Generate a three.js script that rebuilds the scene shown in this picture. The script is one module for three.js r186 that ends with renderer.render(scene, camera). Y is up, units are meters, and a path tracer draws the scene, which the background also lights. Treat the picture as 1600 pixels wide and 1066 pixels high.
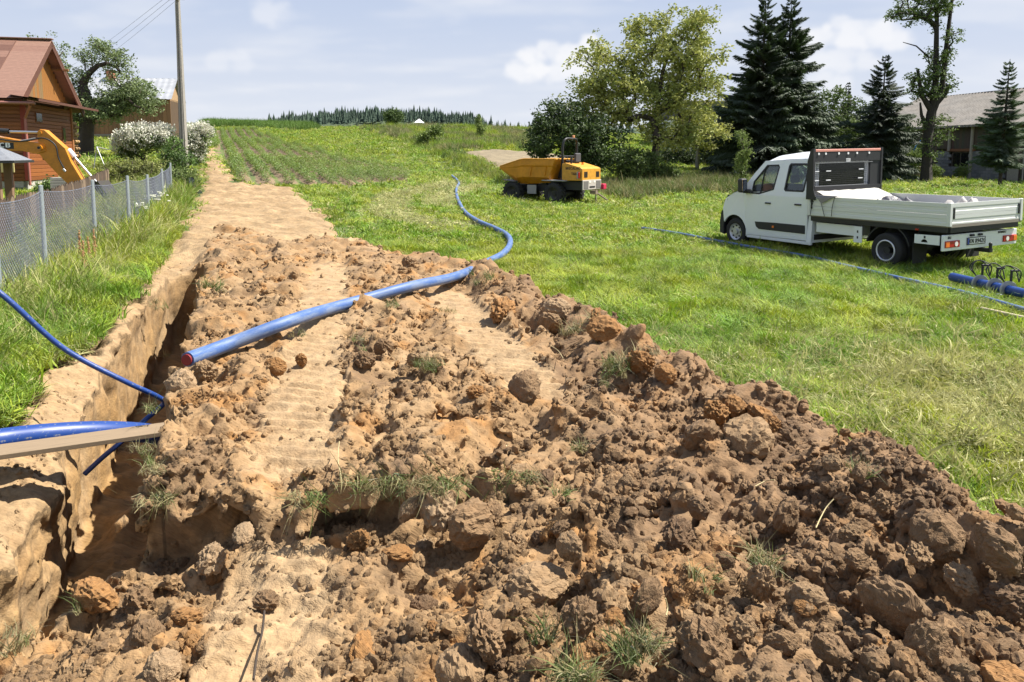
import * as THREE from 'three';
import { mergeGeometries, toCreasedNormals } from 'three/addons/utils/BufferGeometryUtils.js';
import { RoundedBoxGeometry } from 'three/addons/geometries/RoundedBoxGeometry.js';
import { TextGeometry } from 'three/addons/geometries/TextGeometry.js';
import { FontLoader } from 'three/addons/loaders/FontLoader.js';
import { createNoise2D, createNoise3D } from 'simplex-noise';

// ------------------------------------------------------------------ camera, sky, sun, exposure
const scene = new THREE.Scene();
const FOCAL = 1150, EYE = 2.22, PITCH = THREE.MathUtils.degToRad(6.8), CENTRE_V = 379;   // pixels of the 1600 x 1066 photograph, metres, radians
const camera = new THREE.PerspectiveCamera(2 * THREE.MathUtils.radToDeg(Math.atan((1066 - CENTRE_V) / FOCAL)), 1600 / (2 * (1066 - CENTRE_V)), 0.1, 6000);
camera.setViewOffset(1600, 2 * (1066 - CENTRE_V), 0, 1066 - 2 * CENTRE_V, 1600, 1066);
camera.position.set(0, EYE, 0);
camera.rotation.x = -PITCH;
const renderer = new THREE.WebGLRenderer({ antialias: true });
renderer.toneMapping = THREE.LinearToneMapping;
renderer.toneMappingExposure = 2.3;
renderer.shadowMap.enabled = true;

function mulberry(a) { return () => { a |= 0; a = a + 0x6D2B79F5 | 0; let t = Math.imul(a ^ a >>> 15, 1 | a); t = t + Math.imul(t ^ t >>> 7, 61 | t) ^ t; return ((t ^ t >>> 14) >>> 0) / 4294967296; }; }
const noise2 = createNoise2D(mulberry(11)), noise3 = createNoise3D(mulberry(12));
const clamp = (x, a = 0, b = 1) => Math.min(b, Math.max(a, x));
const smooth = (a, b, x) => { const t = clamp((x - a) / (b - a)); return t * t * (3 - 2 * t); };
const lerp = (a, b, t) => a + (b - a) * t;
const fbm2 = (x, y, n = 4) => { let s = 0, a = 0.5, f = 1; for (let i = 0; i < n; i++) { s += a * noise2(x * f, y * f); a *= 0.5; f *= 2.03; } return s; };
const fbm3 = (x, y, z, n = 4) => { let s = 0, a = 0.5, f = 1; for (let i = 0; i < n; i++) { s += a * noise3(x * f, y * f, z * f); a *= 0.5; f *= 2.03; } return s; };

const SUN_UP = THREE.MathUtils.degToRad(57), SUN_BACK = THREE.MathUtils.degToRad(9);
const sunDir = new THREE.Vector3(Math.cos(SUN_UP) * Math.cos(SUN_BACK), Math.sin(SUN_UP), -Math.cos(SUN_UP) * Math.sin(SUN_BACK));
const sun = new THREE.DirectionalLight(new THREE.Color(1.0, 0.95, 0.86), 5.0);
sun.name = 'sun';
sun.position.copy(sunDir).multiplyScalar(120);
sun.castShadow = true;
sun.shadow.mapSize.set(4096, 4096);
Object.assign(sun.shadow.camera, { left: -70, right: 70, top: 70, bottom: -70, near: 1, far: 300 });
scene.add(sun, sun.target);

// photo pixel + forward distance -> point; D is the distance along -z
const CP = Math.cos(PITCH), SP = Math.sin(PITCH);
const rayOf = (u, v) => { const yc = (CENTRE_V - v) / FOCAL, f = CP + yc * SP; return [(u - 800) / FOCAL / f, (yc * CP - SP) / f]; };
const at = (u, v, D) => { const [a, b] = rayOf(u, v); return new THREE.Vector3(a * D, EYE + b * D, -D); };

{ // sky: pale summer haze, thin cloud veils and a few cumulus
  const SKY = 0.435, W = 2048, H = 1024, data = new Float32Array(W * H * 4);
  const puffs = [];
  const rnd = mulberry(5);
  const cumulus = (u, v, w, h, n, amp) => { for (let k = 0; k < n; k++) { const t = rnd(), x = u + (t - 0.5) * w, env = 1 - Math.pow(Math.abs(t - 0.55) * 1.9, 2); const y = v - rnd() * h * Math.max(0.15, env); const d = at(x, y, 1).sub(new THREE.Vector3(0, EYE, 0)).normalize(); puffs.push([d.x, d.y, d.z, (0.008 + rnd() * 0.012), amp * (0.6 + 0.4 * rnd())]); } };
  cumulus(860, 112, 120, 40, 34, 1); cumulus(910, 92, 60, 26, 12, 1); cumulus(1330, 66, 150, 40, 34, 0.9); cumulus(1325, 98, 80, 20, 10, 0.7); cumulus(425, 22, 24, 8, 4, 0.5); cumulus(360, 98, 36, 14, 5, 0.35); cumulus(1290, 135, 60, 20, 8, 0.6);
  for (let j = 0; j < H; j++) {
    const el = ((j + 0.5) / H - 0.5) * Math.PI, y = Math.sin(el), c = Math.cos(el), deg = el * 57.2958;
    for (let i = 0; i < W; i++) {
      const az = ((i + 0.5) / W - 0.5) * 2 * Math.PI, x = c * Math.cos(az), z = c * Math.sin(az);
      const e = Math.max(deg, 0), t1 = smooth(-3, 14, e), t2 = smooth(8, 70, e);
      let r = lerp(0.83, 0.54, t1), g = lerp(0.86, 0.635, t1), b = lerp(0.92, 0.83, t1);
      r = lerp(r, 0.17, t2); g = lerp(g, 0.28, t2); b = lerp(b, 0.56, t2);
      const s = Math.max(0, x * sunDir.x + y * sunDir.y + z * sunDir.z), glow = 0.16 * Math.pow(s, 3);
      r += glow; g += glow; b += glow * 0.9;
      if (deg > -2) {
        const k = 1 / (Math.max(y, 0) + 0.10), cx = x * k, cz = z * k;
        let veil = smooth(-0.15, 0.75, fbm2(cx * 0.55 + 3, cz * 1.1 - 2, 5)) * 0.5 + smooth(0.1, 0.8, fbm2(cx * 1.7 - 5, cz * 2.4 + 8, 5)) * 0.22;
        r = lerp(r, 0.88, veil); g = lerp(g, 0.90, veil); b = lerp(b, 0.95, veil);
        let cl = smooth(0.42, 0.62, fbm2(cx * 1.25 + 20, cz * 1.25 + 4, 6)) * smooth(8, 16, deg) * 0.85;   // scattered cumulus higher up
        let best = 0;
        if (z < -0.3 && deg < 16) {
          const wob = fbm3(x * 30, y * 45, z * 30, 4) * 0.010;
          for (const p of puffs) { const dx = x - p[0], dy = (y - p[1]) * 1.25, dz = z - p[2], d = Math.sqrt(dx * dx + dy * dy + dz * dz) + wob; if (d < p[3] * 1.25) best = Math.max(best, p[4] * smooth(p[3] * 1.25, p[3] * 0.55, d)); }
        }
        cl = Math.max(cl, best * 0.9);
        r = lerp(r, 0.98, cl); g = lerp(g, 0.98, cl); b = lerp(b, 1.0, cl);
      }
      const o = (j * W + i) * 4;
      data[o] = r * SKY; data[o + 1] = g * SKY; data[o + 2] = b * SKY; data[o + 3] = 1;
    }
  }
  const sky = new THREE.DataTexture(data, W, H, THREE.RGBAFormat, THREE.FloatType);
  sky.mapping = THREE.EquirectangularReflectionMapping; sky.magFilter = THREE.LinearFilter; sky.minFilter = THREE.LinearFilter; sky.needsUpdate = true;
  scene.background = sky; scene.environment = sky;
}

// ------------------------------------------------------------------ naming and tagging
const taken = new Map();
function numbered(name) { const n = taken.get(name) ?? 0; taken.set(name, n + 1); return n ? name + '_' + String(n).padStart(3, '0') : name; }
function tag(o, label, category, group) { o.userData.label = label; o.userData.category = category; if (group) o.userData.group = group; return o; }
const shadowed = (m) => { m.castShadow = true; m.receiveShadow = true; return m; };
function thing(name, label, category, pos, turn = 0, group) {
  const o = new THREE.Group(); o.name = numbered(name); scene.add(o);
  if (pos) o.position.copy(pos); o.rotation.y = turn;
  return tag(o, label, category, group);
}
function mesh(name, geo, mat, parent) { const m = shadowed(new THREE.Mesh(geo, mat)); m.name = parent ? name : numbered(name); (parent ?? scene).add(m); return m; }
function single(name, geo, mat, label, category, group) { return tag(mesh(name, geo, mat), label, category, group); }
function structure(name, geo, mat) { const m = mesh(name, geo, mat); m.userData.kind = 'structure'; return m; }
function copies(name, geo, mat, list, parent, kind = 'stuff') {   // list: [matrix, color]
  const im = shadowed(new THREE.InstancedMesh(geo, mat, list.length));
  list.forEach(([m, c], i) => { im.setMatrixAt(i, m); if (c) im.setColorAt(i, c); });
  im.name = parent ? name : numbered(name); im.userData.kind = kind; (parent ?? scene).add(im);
  return im;
}
const V = (x, y, z) => new THREE.Vector3(x, y, z);
const M4 = (pos, quat, scale) => new THREE.Matrix4().compose(pos, quat, scale);
const quatE = (x, y, z) => new THREE.Quaternion().setFromEuler(new THREE.Euler(x, y, z, 'YXZ'));

// ------------------------------------------------------------------ textures and materials
function noiseTexture(size, f, { srgb = false, repeat = 1 } = {}) {
  const d = new Uint8Array(size * size * 4);
  for (let j = 0; j < size; j++) for (let i = 0; i < size; i++) {
    const c = f(i / size, j / size, i, j), o = (j * size + i) * 4;
    d[o] = clamp(c[0]) * 255; d[o + 1] = clamp(c[1]) * 255; d[o + 2] = clamp(c[2]) * 255; d[o + 3] = 255;
  }
  const t = new THREE.DataTexture(d, size, size); t.wrapS = t.wrapT = THREE.RepeatWrapping; t.magFilter = THREE.LinearFilter; t.minFilter = THREE.LinearMipmapLinearFilter; t.generateMipmaps = true;
  if (srgb) t.colorSpace = THREE.SRGBColorSpace;
  t.repeat.set(repeat, repeat); t.needsUpdate = true; return t;
}
// gradient noise that repeats over the unit square, f cells a side
const gradTab = Array.from({ length: 1024 }, (_, i) => { const r = mulberry(i + 9001)() * 6.2832; return [Math.cos(r), Math.sin(r)]; });
const loop = (u, v, f, seed = 0) => {
  f = Math.max(2, Math.round(f)); const x = (u - Math.floor(u)) * f, y = (v - Math.floor(v)) * f, i = Math.floor(x), j = Math.floor(y), a = x - i, b = y - j, fa = a * a * a * (a * (a * 6 - 15) + 10), fb = b * b * b * (b * (b * 6 - 15) + 10);
  const g = (p, q) => { const k = gradTab[(((i + p) % f) * 374761 + ((j + q) % f) * 668265 + seed * 92821 + ((i + p) % f) * ((j + q) % f) * 31) & 1023]; return k[0] * (a - p) + k[1] * (b - q); };
  return 1.5 * lerp(lerp(g(0, 0), g(1, 0), fa), lerp(g(0, 1), g(1, 1), fa), fb);
};
const grainTex = noiseTexture(512, (u, v) => { const n = 0.5 + 0.26 * loop(u, v, 14, 1) + 0.2 * loop(u, v, 40, 4) + 0.16 * loop(u, v, 110, 8); return [n, n, n]; });
const grainColor = noiseTexture(512, (u, v) => { const n = 0.86 + 0.15 * loop(u, v, 13, 2) + 0.14 * loop(u, v, 44, 5) + 0.12 * loop(u, v, 130, 9), h = 0.025 * loop(u, v, 9, 3); return [n + h, n, n - h]; });
const lin = (r, g, b) => new THREE.Color().setRGB(r, g, b);
const std = (c, rough = 0.8, extra = {}) => new THREE.MeshStandardMaterial({ color: c, roughness: rough, side: THREE.DoubleSide, ...extra });
const leafMat = (extra = {}) => new THREE.MeshPhysicalMaterial({ color: 0xffffff, roughness: 0.9, transmission: 0.4, thickness: 0, specularIntensity: 0.5, side: THREE.DoubleSide, ...extra });

// ------------------------------------------------------------------ shape of the land
const inside = (poly, x, y) => { let c = false; for (let i = 0, j = poly.length - 1; i < poly.length; j = i++) { const [a, b] = poly[i], [p, q] = poly[j]; if ((b > y) !== (q > y) && x < (p - a) * (y - b) / (q - b) + a) c = !c; } return c; };
const segDist = (x, y, a, b) => { const dx = b[0] - a[0], dy = b[1] - a[1], t = clamp(((x - a[0]) * dx + (y - a[1]) * dy) / (dx * dx + dy * dy)); return [Math.hypot(x - a[0] - dx * t, y - a[1] - dy * t), t]; };
const polyDist = (poly, x, y) => { let m = 1e9; for (let i = 0, j = poly.length - 1; i < poly.length; j = i++) m = Math.min(m, segDist(x, y, poly[j], poly[i])[0]); return inside(poly, x, y) ? m : -m; };   // positive inside
const interp = (pts, t) => { if (t <= pts[0][0]) return pts[0][1]; for (let i = 1; i < pts.length; i++) if (t <= pts[i][0]) { const [a, b] = pts[i - 1], [c, d] = pts[i]; return b + (d - b) * (t - a) / (c - a); } return pts[pts.length - 1][1]; };

const landPoints = [];
{
  const p = (x, D, y) => landPoints.push([x, D, y]), q = (u, v, D) => { const w = at(u, v, D); landPoints.push([w.x, D, w.y]); };
  [[3, -4, 0], [9, -4, 0], [-1, -4, 0], [-7, -4, 0.25], [16, 0, 0], [3, 2, 0], [9, 3, 0], [-5, 3, 0.25], [-9, 4, 0.35], [3, 7, 0], [9, 8, 0], [-6, 7, 0.3], [0, 13, 0.02], [16, 12, 0], [8.3, 15, 0], [6.5, 19, 0.02], [12, 20, 0.05], [20, 20, 0.05], [0, 19, 0.08], [-7, 11.5, 0.34], [-12, 11, 0.45], [-9.5, 18, 0.62], [-4.5, 17, 0.2], [3, 26, 0]].forEach((a) => p(...a));
  [[715, 310, 31], [712, 285, 42], [700, 272, 52], [860, 319, 34], [1000, 287, 46], [1025, 283, 47], [1160, 292, 42], [1280, 285, 48], [1447, 287, 46], [1600, 292, 44], [1450, 278, 57], [45, 302, 27], [130, 243, 38], [165, 217, 52], [288, 262, 33], [330, 262, 34], [368, 283, 30], [480, 290, 33], [640, 285, 42], [400, 203, 100], [330, 205, 100], [350, 196, 120], [480, 205, 108], [560, 240, 62], [760, 250, 56], [672, 228, 74], [640, 198, 115], [750, 200, 112], [840, 203, 110], [600, 215, 90], [300, 222, 70]].forEach((a) => q(...a));
  [[-60, 5, 0.8], [-60, 30, 1.6], [-70, 60, 3.4], [-80, 110, 7.2], [60, 5, 0], [70, 40, 0.3], [70, 70, 1.2], [70, 115, 4], [0, 150, 5.6], [-60, 150, 6.6], [70, 150, 4.5], [30, 80, 1.8], [20, 112, 5]].forEach((a) => p(...a));
}
const tps = (() => {
  const n = landPoints.length, m = n + 3, A = Array.from({ length: m }, () => new Float64Array(m + 1)), U = (r2) => (r2 < 1e-9 ? 0 : 0.5 * r2 * Math.log(r2)), S = 0.02;
  for (let i = 0; i < n; i++) {
    const [x, y, h] = landPoints[i];
    for (let j = 0; j < n; j++) A[i][j] = U(((x - landPoints[j][0]) ** 2 + (y - landPoints[j][1]) ** 2) * S * S);
    A[i][i] += 0.006; A[i][n] = A[n][i] = 1; A[i][n + 1] = A[n + 1][i] = x * S; A[i][n + 2] = A[n + 2][i] = y * S; A[i][m] = h;
  }
  for (let c = 0; c < m; c++) { let p = c; for (let r = c + 1; r < m; r++) if (Math.abs(A[r][c]) > Math.abs(A[p][c])) p = r; [A[c], A[p]] = [A[p], A[c]]; for (let r = 0; r < m; r++) if (r !== c) { const k = A[r][c] / A[c][c]; if (k) for (let q = c; q <= m; q++) A[r][q] -= k * A[c][q]; } }
  const w = A.map((r, i) => r[m] / r[i]);
  return (x, D) => { let s = w[n] + w[n + 1] * x * S + w[n + 2] * D * S; for (let i = 0; i < n; i++) { const dx = x - landPoints[i][0], dy = D - landPoints[i][1]; s += w[i] * U((dx * dx + dy * dy) * S * S); } return s; };
})();
const landGrid = (() => { const s = 0.5, nx = 301, nd = 309, d = new Float32Array(nx * nd); for (let j = 0; j < nd; j++) for (let i = 0; i < nx; i++) d[j * nx + i] = tps(-80 + i * s, -4 + j * s); return (x, D) => { const u = (x + 80) / s, v = (D + 4) / s, i = Math.min(nx - 2, Math.floor(u)), j = Math.min(nd - 2, Math.floor(v)), a = u - i, b = v - j, o = j * nx + i; return (d[o] * (1 - a) + d[o + 1] * a) * (1 - b) + (d[o + nx] * (1 - a) + d[o + nx + 1] * a) * b; }; })();
function land(x, D) {   // height of the undisturbed ground
  const cx = clamp(x, -80, 70), cD = clamp(D, -4, 150);
  let h = landGrid(cx, cD);
  const out = Math.max(Math.abs(x - cx), D - cD, 0);
  if (out > 0) h = lerp(h, -8, smooth(0, 160, out));
  return h + 0.03 * noise2(x * 0.35, D * 0.35) + (D > 25 ? 0.06 * noise2(x * 0.12 + 7, D * 0.12) : 0);
}
function onLand(u, v, near = 2, far = 200) {   // where the sight line of a pixel meets the land
  const [a, b] = rayOf(u, v); let D = near, step = 0.25;
  while (D < far && EYE + b * D > land(a * D, D)) { D += step; step = Math.max(0.25, D * 0.02); }
  let lo = D - step, hi = D; for (let i = 0; i < 20; i++) { const m = (lo + hi) / 2; if (EYE + b * m > land(a * m, m)) lo = m; else hi = m; }
  return V(a * hi, land(a * hi, hi), -hi);
}
const flat = (list) => list.map(([u, v]) => { const p = onLand(u, v); return [p.x, -p.z]; });

// borders of the spoil heap, by forward distance
const rightEdge = [[1, 3.7], [2, 3.35], [3.55, 2.85], [5.27, 2.42], [7.0, 1.66], [9.5, 0.85], [11.9, 0.12], [13.5, -0.75], [15.1, -2.2], [17.2, -3.65], [19, -5]];
const leftEdge = [[0, -3.3], [2, -3.5], [4.4, -3.9], [5.5, -4.05], [6.7, -4.43], [9.76, -5.25], [15, -7.1], [18, -8.1]];
const trenchLine = [[-5.5, 12.4], [-4.48, 9.3], [-3.27, 6.0], [-2.83, 4.9], [-2.62, 4.15], [-2.78, 3.5], [-3.35, 2.9], [-4.6, 2.2]];
const trenchWide = [0.28, 0.38, 0.38, 0.38, 0.38, 0.36, 0.36, 0.3];
const laneL = (D) => -0.47 - 0.213 * D, laneR = (D) => 0.165 - 0.283 * (D - 6.15);
const scarpD = (x) => 4.1 + 0.1 * (x + 1.86) + 0.10 * noise2(x * 1.7, 3) + 0.05 * noise2(x * 5, 8);
function trenchDist(x, D) { let best = 9; for (let i = 1; i < trenchLine.length; i++) { const [d, t] = segDist(x, D, trenchLine[i - 1], trenchLine[i]); best = Math.min(best, d - lerp(trenchWide[i - 1], trenchWide[i], t)); } return best; }
function soilInfo(x, D) {   // top of the dug soil before its lumps; rough = how lumpy, lane = how flattened by tracks
  const xr = interp(rightEdge, D) + 0.16 * noise2(D * 0.9, 4) + 0.1 * noise2(D * 2.6, 9), xl = interp(leftEdge, D) + 0.15 * noise2(D * 0.8, 14) + 0.08 * noise2(D * 3, 19);
  const rd = xr - x, ld = x - xl, g = land(x, D), td = trenchDist(x, D);
  let tx = 9; for (let i = 1; i < trenchLine.length; i++) { const a = trenchLine[i - 1], b = trenchLine[i]; if (D <= a[1] && D >= b[1]) tx = x - lerp(a[0], b[0], (D - a[1]) / (b[1] - a[1])); }
  if (D > 12.4) tx = x - (-5.5 - 0.33 * (D - 12.4)); if (D < 2.2) tx = 3;
  let h, rough, lane = 0;
  const left = smooth(0.18, -0.12, tx) * (D > 2.4 ? 1 : 0);
  // right of the trench: heap with a ridge along the meadow
  const ridge = Math.exp(-(((rd - 0.5) / 0.4) ** 2)) * (0.15 + 0.09 * noise2(D * 0.8, 31)) * smooth(17, 11, D);
  let up = 0.25 + ridge + 0.09 * noise2(x * 0.8, D * 0.8) + 0.06 * noise2(x * 1.9 + 3, D * 1.9) - 0.12 * smooth(10, 15, D);
  rough = 1;
  const sD = scarpD(x), low = smooth(sD, sD - 0.06, D) * smooth(0.75, -0.35, x);
  const lowH = -0.22 + 0.22 * smooth(-2.3, -1.1, x) + 0.22 * smooth(-0.7, 0.7, x) + 0.07 * noise2(x * 1.3, D * 1.3 + 9);
  up += 0.08 * smooth(4.6, 3.2, D) * smooth(0.2, 1.6, x);
  h = lerp(up, lowH, low);
  const lw = Math.abs(x - laneL(D)), rw = Math.abs(x - laneR(D));
  const l1 = smooth(0.36, 0.24, lw + 0.05 * noise2(x * 3, D * 3)) * (D > 3.95 ? smooth(4.25, 4.6, D) * smooth(13.5, 12, D) : 1), l2 = smooth(0.36, 0.24, rw + 0.05 * noise2(x * 3 + 5, D * 3)) * smooth(5.7, 6.1, D) * smooth(10.6, 10, D);
  lane = Math.max(l1, l2);
  const cleat = Math.sin((D + 0.2 * x) * 2 * Math.PI / 0.16);
  h = lerp(h, (low > 0.5 ? 0.0 : 0.21) - 0.1 * smooth(10, 14, D), lane * 0.9) + lane * 0.038 * Math.max(-0.45, cleat) * (0.7 + 0.3 * noise2(x * 1.2, D * 1.2));
  // left of the trench: trodden clay bench falling towards the trench
  const bench = lerp(lerp(g - 0.02, 0.0, smooth(0, 0.6, ld)), -0.27, smooth(0.25, 1.2, ld) * smooth(6.4, 4.8, D)) + 0.04 * noise2(x * 1.7, D * 1.7) + 0.015 * noise2(x * 4.1, D * 4.1);
  const benchFar = lerp(g - 0.02, 0.16, smooth(0, 0.5, ld));
  const hl = lerp(bench, benchFar + 0.05 * noise2(x * 2, D * 2), smooth(6.8, 8.5, D));
  h = lerp(h, hl, left); rough = lerp(rough, 0.34, left); lane *= 1 - left;
  rough *= 1 - 0.93 * lane;
  const far = smooth(16.6 + 0.8 * noise2(x * 0.7, 2) , 18, D);
  const edge = Math.min(smooth(0, 0.34, rd), smooth(-0.05, 0.2, ld), 1 - far);
  h = lerp(g - 0.2, Math.max(h, -0.4) + (h > g ? 0 : 0) + g * smooth(5, 9, D) * 0.9 * (1 - left), edge);
  return { upH: up, lowH, sD, h, rough: rough * lerp(0.3, 1, edge), lane, left, td, edge, rd, ld, low, g };
}
const inSoil = (x, D) => D > 0 && D < 17.6 && x < interp(rightEdge, D) + 0.02 && x > interp(leftEdge, D) - 0.02;
// ------------------------------------------------------------------ spoil heap and trench: a meshed volume
const cellRnd = mulberry(77), cellTab = new Float32Array(4096 * 3); for (let i = 0; i < cellTab.length; i++) cellTab[i] = cellRnd();
function cells(x, y, z) {   // distance to the nearest of the scattered points
  const X = Math.floor(x), Y = Math.floor(y), Z = Math.floor(z); let m = 9;
  for (let a = -1; a < 2; a++) for (let b = -1; b < 2; b++) for (let c = -1; c < 2; c++) {
    const i = (((X + a) & 15) | (((Y + b) & 15) << 4) | (((Z + c) & 15) << 8)) * 3;
    const dx = X + a + cellTab[i] - x, dy = Y + b + cellTab[i + 1] - y, dz = Z + c + cellTab[i + 2] - z, d = dx * dx + dy * dy + dz * dz; if (d < m) m = d;
  }
  return Math.sqrt(m);
}
const soilSpots = [];   // [point, normal, info] for clods and tufts
const soil = new THREE.Group(); soil.name = 'soil_heap'; soil.userData.kind = 'structure'; scene.add(soil);
{
  const C = 0.005, D0 = 2.0, D1 = 18.2, NK = Math.ceil(Math.log(D1 / D0) / C), U0 = -0.86, U1 = 0.84, NI = Math.ceil((U1 - U0) / C), YMIN = -1.25, YMAX = 1.0;
  const pos = [], col = [], uvs = [], idx = [], tone = new THREE.Color();
  const NJ = Math.ceil((YMAX - YMIN) / (C * D0 * 1.2)) + 2;
  const slab = () => ({ d: new Float32Array(NI * NJ), info: new Array(NI), vid: new Int32Array(NI * NJ).fill(-1), jt: 0, D: 0, dy: 0 });
  const fill = (s, k) => {
    const D = D0 * Math.exp(k * C), dy = C * D * 1.2; s.D = D; s.dy = dy; s.jt = Math.min(NJ, Math.ceil((YMAX - YMIN) / dy)); s.vid.fill(-1);
    for (let i = 0; i < NI; i++) {
      const x = (U0 + i * C) * D;
      const xr = interp(rightEdge, D), xl = interp(leftEdge, D);
      if (x > xr + 0.5 || x < xl - 0.5) { s.info[i] = null; continue; }
      const f = s.info[i] = soilInfo(x, D), o = i * NJ;
      const scarpNear = f.low > 0.02 && f.low < 0.98 || Math.abs(D - scarpD(x)) < 0.12;
      const broad = f.rough * 0.05 * noise2(x * 2.3 + 40, D * 2.3);
      const floor = -1.0 + 0.06 * noise2(x * 2, D * 2);
      const caveX = smooth(-2.9, -2.6, x) * smooth(0.5, 0.2, x) * (0.75 + 0.4 * noise2(x * 2.1, 6));
      for (let j = 0; j < s.jt; j++) {
        const y = YMIN + j * dy;
        let d = y - f.h - broad;
        const cave = Math.max(D - (f.sD + 0.2 * caveX), y - (f.upH - 0.11), f.lowH + 0.02 - y), hole = Math.min(Math.max(f.td, floor - y), caveX > 0.02 ? cave : 9);
        if (Math.abs(d) < 0.24 || Math.abs(hole) < 0.17) {
          let n = 0;
          const r = f.rough;
          const wx = x + 0.05 * noise3(x * 4, y * 4, D * 4), wz = D + 0.05 * noise3(x * 4 + 9, y * 4, D * 4);
          if (Math.abs(d) < 0.24) {
            n += r * 0.075 * noise3(wx * 1.8, y * 1.8, wz * 1.8);
            const patch2 = smooth(-0.4, 0.5, noise2(x * 1.6 + 20, D * 1.6)), patch = smooth(-0.5, 0.5, noise2(x * 0.9 + 70, D * 0.9));
            n += r * (0.12 * (0.42 - cells(wx * 3.1, y * 3.6, wz * 3.1)) * (0.15 + 1.0 * patch) + (0.006 + 0.032 * patch2) * (0.45 - cells(wx * 7.3 + 5, y * 8, wz * 7.3)) + (0.008 + 0.052 * patch2) * (0.33 - Math.abs(noise3(wx * 5.1, y * 5.1, wz * 5.1 + 30))));
            n += (0.012 + 0.04 * r) * noise3(wx * 9, y * 9, wz * 9) + (0.006 + 0.016 * r) * noise3(wx * 22, y * 22, wz * 22) + 0.006 * noise3(x * 47, y * 47, D * 47) * (0.4 + r);
          }
          d -= n;
          const rough = Math.abs(hole) > 0.17 ? 0 : 0.07 * noise3(x * 1.6, y * 1.2, D * 1.6) + 0.03 * noise3(x * 5, y * 5, D * 5) + 0.012 * noise3(x * 17, y * 17, D * 17) + 0.008 * noise3(x * 40, y * 40, D * 40);
          d = Math.max(d, -(hole + rough));
        } else d = Math.max(d, -hole);
        s.d[o + j] = d;
      }
      for (let j = s.jt; j < NJ; j++) s.d[o + j] = 1;
    }
  };
  let A = slab(), B = slab(); fill(A, 0);
  const P = new Float64Array(24), val = new Float64Array(8);
  const edges = [[0, 1], [2, 3], [4, 5], [6, 7], [0, 2], [1, 3], [4, 6], [5, 7], [0, 4], [1, 5], [2, 6], [3, 7]];
  const layers = [];   // vertex ids of the previous cell layer
  let prevIds = null;
  for (let k = 0; k < NK - 1; k++) {
    fill(B, k + 1);
    const ids = new Int32Array(NI * NJ).fill(-1);
    for (let i = 0; i < NI - 1; i++) {
      if (!A.info[i] || !A.info[i + 1] || !B.info[i] || !B.info[i + 1]) continue;
      const jt = Math.min(A.jt, B.jt) - 1;
      for (let j = 0; j < jt; j++) {
        const o = i * NJ + j;
        val[0] = A.d[o]; val[1] = A.d[o + NJ]; val[2] = A.d[o + 1]; val[3] = A.d[o + NJ + 1]; val[4] = B.d[o]; val[5] = B.d[o + NJ]; val[6] = B.d[o + 1]; val[7] = B.d[o + NJ + 1];
        let mask = 0; for (let c = 0; c < 8; c++) if (val[c] < 0) mask |= 1 << c;
        if (mask === 0 || mask === 255) continue;
        for (let c = 0; c < 8; c++) { const s = c & 4 ? B : A; P[c * 3] = (U0 + (i + (c & 1)) * C) * s.D; P[c * 3 + 1] = YMIN + (j + (c >> 1 & 1)) * s.dy; P[c * 3 + 2] = s.D; }
        let n = 0, x = 0, y = 0, z = 0;
        for (const [a, b] of edges) if ((val[a] < 0) !== (val[b] < 0)) { const t = val[a] / (val[a] - val[b]); x += lerp(P[a * 3], P[b * 3], t); y += lerp(P[a * 3 + 1], P[b * 3 + 1], t); z += lerp(P[a * 3 + 2], P[b * 3 + 2], t); n++; }
        x /= n; y /= n; z /= n;
        ids[o] = pos.length / 3; pos.push(x, y, -z); const f = A.info[i];
        if (f.td < 0.12 && y < f.h - 0.06) uvs.push((y + 0.3 * x) / 0.9, z / 0.9); else uvs.push((x + 0.62 * y) / 0.9, (z + 0.81 * y) / 0.9);
        // kinds of soil: brown topsoil, pale dry sand, ochre clay, dark moist clods
        const n1 = fbm3(x * 0.75, y * 0.75, z * 0.75, 4), n2 = fbm3(x * 1.3 + 30, y * 1.3, z * 1.3, 4), n3 = fbm3(x * 3 + 60, y * 3, z * 3, 3), n4 = noise3(x * 14, y * 14, z * 14);
        const rightish = smooth(-0.5, 1.4, x + 0.12 * z - 0.6);
        tone.setRGB(lerp(0.28, 0.215, rightish), lerp(0.172, 0.128, rightish), lerp(0.08, 0.062, rightish));
        const mixTo = (r, g, b, t) => tone.setRGB(lerp(tone.r, r, t), lerp(tone.g, g, t), lerp(tone.b, b, t));
        mixTo(0.35, 0.235, 0.125, smooth(0.0, 0.5, n1 + 0.25 * n3) * 0.6 * (1 - rightish * 0.7));
        mixTo(0.285, 0.14, 0.042, smooth(0.15, 0.45, n2 + 0.3 * n3) * 0.85 * (1 - rightish * 0.5));
        mixTo(0.105, 0.063, 0.034, smooth(0.12, 0.5, -n2 + 0.4 * n3) * 0.55);
        mixTo(0.365, 0.25, 0.135, f.lane * (0.75 + 0.25 * n3));
        mixTo(0.33, 0.225, 0.12, f.left * (0.7 + 0.3 * n3));
        const inTrench = smooth(0.1, -0.02, f.td) * smooth(f.h + 0.05, f.h - 0.22 + 0.1 * n3, y);
        mixTo(0.285, 0.165, 0.058, inTrench * (0.65 + 0.5 * n1));
        const shade = 1 + 0.13 * n4 + 0.10 * n3; col.push(tone.r * shade, tone.g * shade, tone.b * shade);
      }
    }
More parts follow.
